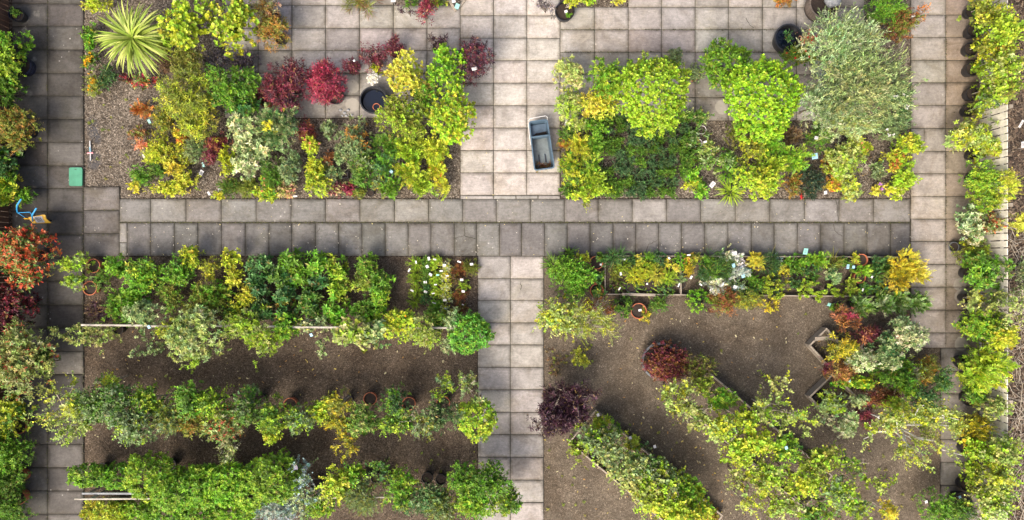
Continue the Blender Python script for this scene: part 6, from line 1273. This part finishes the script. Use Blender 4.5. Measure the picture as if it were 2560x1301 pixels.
# ---------------------------------------------------------------- rails, frames, fences
def bar(mb, a, b, w, h, ov=0):
    a = np.array(a); b = np.array(b); d = b - a; ln = np.linalg.norm(d[:2]); rz = math.atan2(d[1], d[0]); c = (a + b) / 2
    return mb.box(tuple(c), (ln + ov, w, h), rz, .006)
def frame(name, corners, h, w, label, cross=(), grp=None, mat='timber', sides=None):
    P = [np.array(G(a, b, h)) for a, b in corners]; c = sum(P) / len(P); t = empty(name, (c[0], c[1], 0), label, name.replace('_', ' '), grp); LABELS.setdefault(label, []).append(grp)
    o0 = np.array([c[0], c[1], 0]); n = len(P)
    def board(nm, A, B, zz):
        A = A - o0; B = B - o0; d = B - A; ln = np.linalg.norm(d[:2]); m = (A + B) / 2
        o = MB().box((0, 0, 0), (ln - w * .99, w, h), 0, .006).build(nm, M[mat], t, (m[0], m[1], h / 2 + zz)); o.rotation_euler = (0, 0, math.atan2(d[1], d[0]))
    for i in range(n):
        if sides is None or i in sides: board('side_board', P[i], P[(i + 1) % n], .002 * (i % 2))
    for i in range(n): MB().box((P[i][0] - o0[0], P[i][1] - o0[1], h / 2), (w * .98, w * .98, h - .01), 0, .004).build('corner_post', M[mat], t)
    for A, B in cross: board('cross_board', np.array(G(*A, h)), np.array(G(*B, h)), -.004)
    return t
frame('raised_bed', [(1513, 640), (1513, 736), (2252, 742), (2252, 643)], .2, .032, 'long narrow timber framed bed of small conifers below the cross path', [((1703, 641), (1703, 737))])
t = tag(MB().box((0, 0, 0), (.88, .07, .05), 0, .006).build('plank', M['timber'], None, G(1597, 737, .24)), 'short weathered plank lying on the lower board of the long frame', 'plank'); t.rotation_euler = (0, 0, -.02)
frame('raised_bed', [(2067, 823), (2025, 864), (2074, 918), (2117, 876)], .3, .05, 'upper tilted square timber frame holding the golden bronze maple', grp='tilted square timber frames')
frame('raised_bed', [(2085, 935), (2025, 993), (2080, 1050), (2138, 990)], .3, .05, 'lower tilted square timber frame with black pots inside', grp='tilted square timber frames')
frame('raised_bed', [(2200, 824), (2153, 868), (2200, 915), (2246, 870)], .3, .05, 'right tilted square timber frame under the sage and cream shrubs', grp='tilted square timber frames')
t = tag(MB().box((0, 0, 0), (.62, .1, .03), 0, .006).build('plank', M['timber'], None, G(2066, 846, .32)), 'pale plank leaning across the upper tilted square frame', 'plank'); t.rotation_euler = (0, .05, .05)
frame('raised_bed', [(1490, 1027), (1424, 1106), (1740, 1372), (1806, 1290)], .25, .04, 'diagonal timber frame running from the contorted shrub to the bottom edge', [((1643, 1148), (1577, 1230)), ((1760, 1250), (1694, 1330))])
frame('raised_bed', [(1770, 930), (1705, 1012), (2010, 1270), (2080, 1190)], .25, .04, 'broad diagonal timber frame beneath the pale trees', [((1887, 1028), (1822, 1110))])
def rail(name, px0, py0, px1, py1, z, w, h, mat, label, posts, grp=None, segs=1):
    a = np.array(G(px0, py0, z)); b = np.array(G(px1, py1, z)); c = (a + b) / 2; t = empty(name, (c[0], c[1], 0), label, name.replace('_', ' '), grp); LABELS.setdefault(label, []).append(grp)
    o0 = np.array([c[0], c[1], 0])
    for k in range(segs):
        A = a + (b - a) * k / segs - o0; B = a + (b - a) * (k + 1) / segs - o0; d = B - A
        o = MB().box((0, 0, 0), (np.linalg.norm(d) - .01, w, h), 0, .006).build('bar', M[mat], t, ((A + B) / 2 + np.array([0, R.uniform(-.012, .012) if segs > 1 else 0, 0])).tolist()); o.rotation_euler = (0, 0, math.atan2(d[1], d[0]))
    for u in posts:
        q = a + (b - a) * u - o0; MB().box((q[0], q[1], (z - h / 2 - .002) / 2), (.05, .05, z - h / 2 - .002), 0, .005).build('post', M[mat], t)
    return t
rail('timber_rail', 203, 814, 1196, 821, .85, .05, .05, 'rail', 'weathered timber rail along the middle of the lower left bed', (.01, .2, .4, .6, .8, .99), segs=6)
rail('steel_rail', 205, 1234, 760, 1234, .8, .055, .05, 'metal', 'upper of two steel rails through the lowest hedge row', (.03, .35, .68, .97))
rail('steel_rail', 186, 1248, 1010, 1243, .95, .042, .045, 'rail', 'lower longer pale rail through the lowest hedge row', (.05, .36, .7, .98))
t = tag(MB().tube([(-.3, 0, .0), (-.26, .22, .35), (0, .3, .5), (.26, .22, .35), (.3, 0, .0)], .012, 6).build('wire_hoop', M['rubber'], None, G(785, 822, .4)), 'black hoop hanging below the timber rail', 'hoop')
for px, py, w in [(1755, 325, 'upper wire hoop among the leafy plants right of the herb block'), (1745, 358, 'middle wire hoop among the leafy plants'), (1768, 380, 'lower wire hoop beside the brown bark patch')]:
    mb = MB(); pts = [(.11 * math.cos(a), .11 * math.sin(a), .3) for a in np.linspace(0, 6.28, 15)]; mb.tube(pts, .006, 5)
    for a in (0, 2.1, 4.2): mb.tube([(.11 * math.cos(a), .11 * math.sin(a), .3), (.1 * math.cos(a), .1 * math.sin(a), 0)], .005, 5)
    x, y, _ = G(px, py, .3); tag(mb.build('plant_support', M['wire'], None, (x, y, 0)), w, 'plant support', 'wire hoops')
# pale fence at the right edge
hF = 1.15; xF = G(2522, 0, hF)[0]
t = empty('fence', (xF, 0, 0), 'pale close boarded fence behind the row of potted shrubs', 'fence')
mb = MB(); yy = -9.0; k = 0
while yy < 9.2:
    w = .165 + R.uniform(-.012, .012); mb.box((R.uniform(-.004, .004), yy + w / 2, hF / 2 - .02 + R.uniform(-.008, .008)), (.02, w, hF - .05), R.uniform(-.012, .012), .003); yy += w + .03
mb.build('board_panel', M['fencew'], t)
for q in (.35, .85): MB().box((.035, .1, q), (.045, 18.0, .08), 0, .004).build('back_rail', M['fencew'], t)
for q in range(8): MB().box((.105, -8.6 + q * 2.5, .55), (.09, .09, 1.1), 0, .006).build('post', M['timber'], t)
# brown fence at the left edge
xL = G(24, 0, 0)[0]
t = empty('fence', (xL, 0, 0), 'dark brown timber fence at the left edge', 'fence')
mb = MB(); yy = -9.0
while yy < 9.2:
    mb.box((-.02, yy + .07, .8), (.02, .132, 1.6), 0, .003); yy += .145
mb.build('board_panel', M['fenceb'], t)
MB().box((-.02, 0, 1.62), (.06, 18.2, .03), 0, .004).build('top_rail', M['fenceb'], t)
for q in range(8): MB().box((-.09, -8.6 + q * 2.5, .8), (.09, .09, 1.6), 0, .006).build('post', M['fenceb'], t)
# timber offcuts and pale stone at the corner of the top bark strip
o = tag(MB().box((0, 0, 0), (.07, .52, .04), 0, .006).build('plank', M['timber'], None, G(1127, 8, .12)), 'pale timber offcut at the top edge beside the centre path', 'plank'); o.rotation_euler = (0, .1, .55)
o = tag(MB().box((0, 0, 0), (.06, .42, .03), 0, .006).build('plank', M['timber'], None, G(1158, 6, .1)), 'grey timber offcut leaning toward the centre path at the top edge', 'plank'); o.rotation_euler = (0, -.1, -.75)
label_tag(1143, 16, .13, .16, r_(-25), .2, 'teal label between the timber offcuts at the top edge', 'teal', False); label_tag(1134, 3, .12, .1, r_(10), .2, 'white label behind the timber offcuts at the top edge', text=False)
# dry undergrowth beyond the fence
def twigs(name, boxes, n, lmin, lmax, mat, label):
    mb = MB(); rr = random.Random(11)
    for i in range(n):
        b = boxes[rr.randrange(len(boxes))]; q = np.array(G(rr.uniform(b[0], b[2]), rr.uniform(b[1], b[3]))); a = rr.uniform(0, 6.28); l = rr.uniform(lmin, lmax)
        d = np.array([math.cos(a), math.sin(a), rr.uniform(0, .5)]) * l; k = np.array([rr.uniform(-.1, .1), rr.uniform(-.1, .1), rr.uniform(0, .06)])
        mb.tube([q + [0, 0, .02], q + d * .5 + k, q + d], [.007, .006, .003], 4, False)
    return tag(mb.build(name, M[mat]), kind='stuff')
twigs('dry_twigs', [(2525, 560, 2640, 1320)], 520, .25, .9, 'pale', None); twigs('dry_twigs', [(2525, -30, 2640, 1320)], 500, .2, .7, 'stem', None)
twigs('dry_twigs', [(2290, 872, 2349, 1100), (385, 150, 450, 180)], 40, .1, .3, 'stem', None)
d_ = [l for l, gs in LABELS.items() if len(gs) > 1 and 'herb' not in l]
print('DUPLICATE LABELS', d_)
for o in C.objects:
    l = o.get('label')
    if l and not 4 <= len(l.split()) <= 16: print('LABEL LENGTH', len(l.split()), l)

# small irrigation pipe lying on the bark, and cracks in the slabs
x, y, _ = G(226, 378, .03); t = empty('water_pipe', (x, y, 0), 'white and blue water pipe lying on the pale bark by the left path', 'pipe')
MB().tube([(0, .27, .05), (.01, 0, .04), (.01, -.26, .04)], .018, 8).build('tube', M['paper'], t); MB().tube([(-.07, -.06, .05), (.09, -.05, .05)], .02, 8).build('joint', M['pink'], t); MB().tube([(.0, .1, .045), (.01, -.02, .045)], .021, 8).build('sleeve', M['skyblue'], t)
def crack(pts):
    mb = MB(); q = [np.array(G(a, b, .0545)) for a, b in pts]; V = []; F = []
    P = []
    for i in range(len(q) - 1):
        for u in np.linspace(0, 1, 6)[:-1]: P.append(q[i] + (q[i + 1] - q[i]) * u + np.array([*R.normal(0, .008, 2), 0]))
    P.append(q[-1]); n = len(P)
    for i, a in enumerate(P):
        d = P[min(i + 1, n - 1)] - P[max(i - 1, 0)]; s = np.array([-d[1], d[0], 0]) / (np.linalg.norm(d) + 1e-9) * R.uniform(.004, .009)
        V += [a - s, a + s]
    for i in range(n - 1): F.append((2 * i, 2 * i + 1, 2 * i + 3, 2 * i + 2))
    mb.add(V, F); tag(mb.build('slab_crack', M['joint']), kind='structure')
for q in [[(1137, 596), (1160, 590), (1190, 598)], [(1161, 590), (1162, 562)], [(1645, 600), (1622, 612), (1612, 636)], [(2083, 562), (2088, 580), (2106, 591)], [(800, 570), (792, 583)], [(2090, 498), (2094, 530), (2095, 556)], [(1863, 44), (1875, 62), (1884, 70)], [(1300, 705), (1304, 716), (1302, 726)], [(96, 78), (97, 104)]]: crack(q)

# small weeds in the bark
n = 90; rng = np.random.default_rng(77); bx = [(215, 850, 1190, 960), (600, 1090, 1190, 1180), (1365, 860, 1500, 960), (1365, 1120, 1480, 1300), (1540, 780, 2040, 950), (1560, 1000, 1700, 1140), (2150, 1120, 2340, 1290), (215, 210, 330, 460)]
P = []
for i in range(n):
    q = bx[rng.integers(0, len(bx))]; P.append(G(rng.uniform(q[0], q[2]), rng.uniform(q[1], q[3]), .012))
V, F, c = leaves(np.array(P), np.tile([0, 0, 1.0], (n, 1)) + rng.normal(0, .1, (n, 3)), 'hdg', 'olive', rng, None, .75)
tag(obj('weeds', npmesh('weeds', V, F, M['leaf'], c)), kind='stuff')
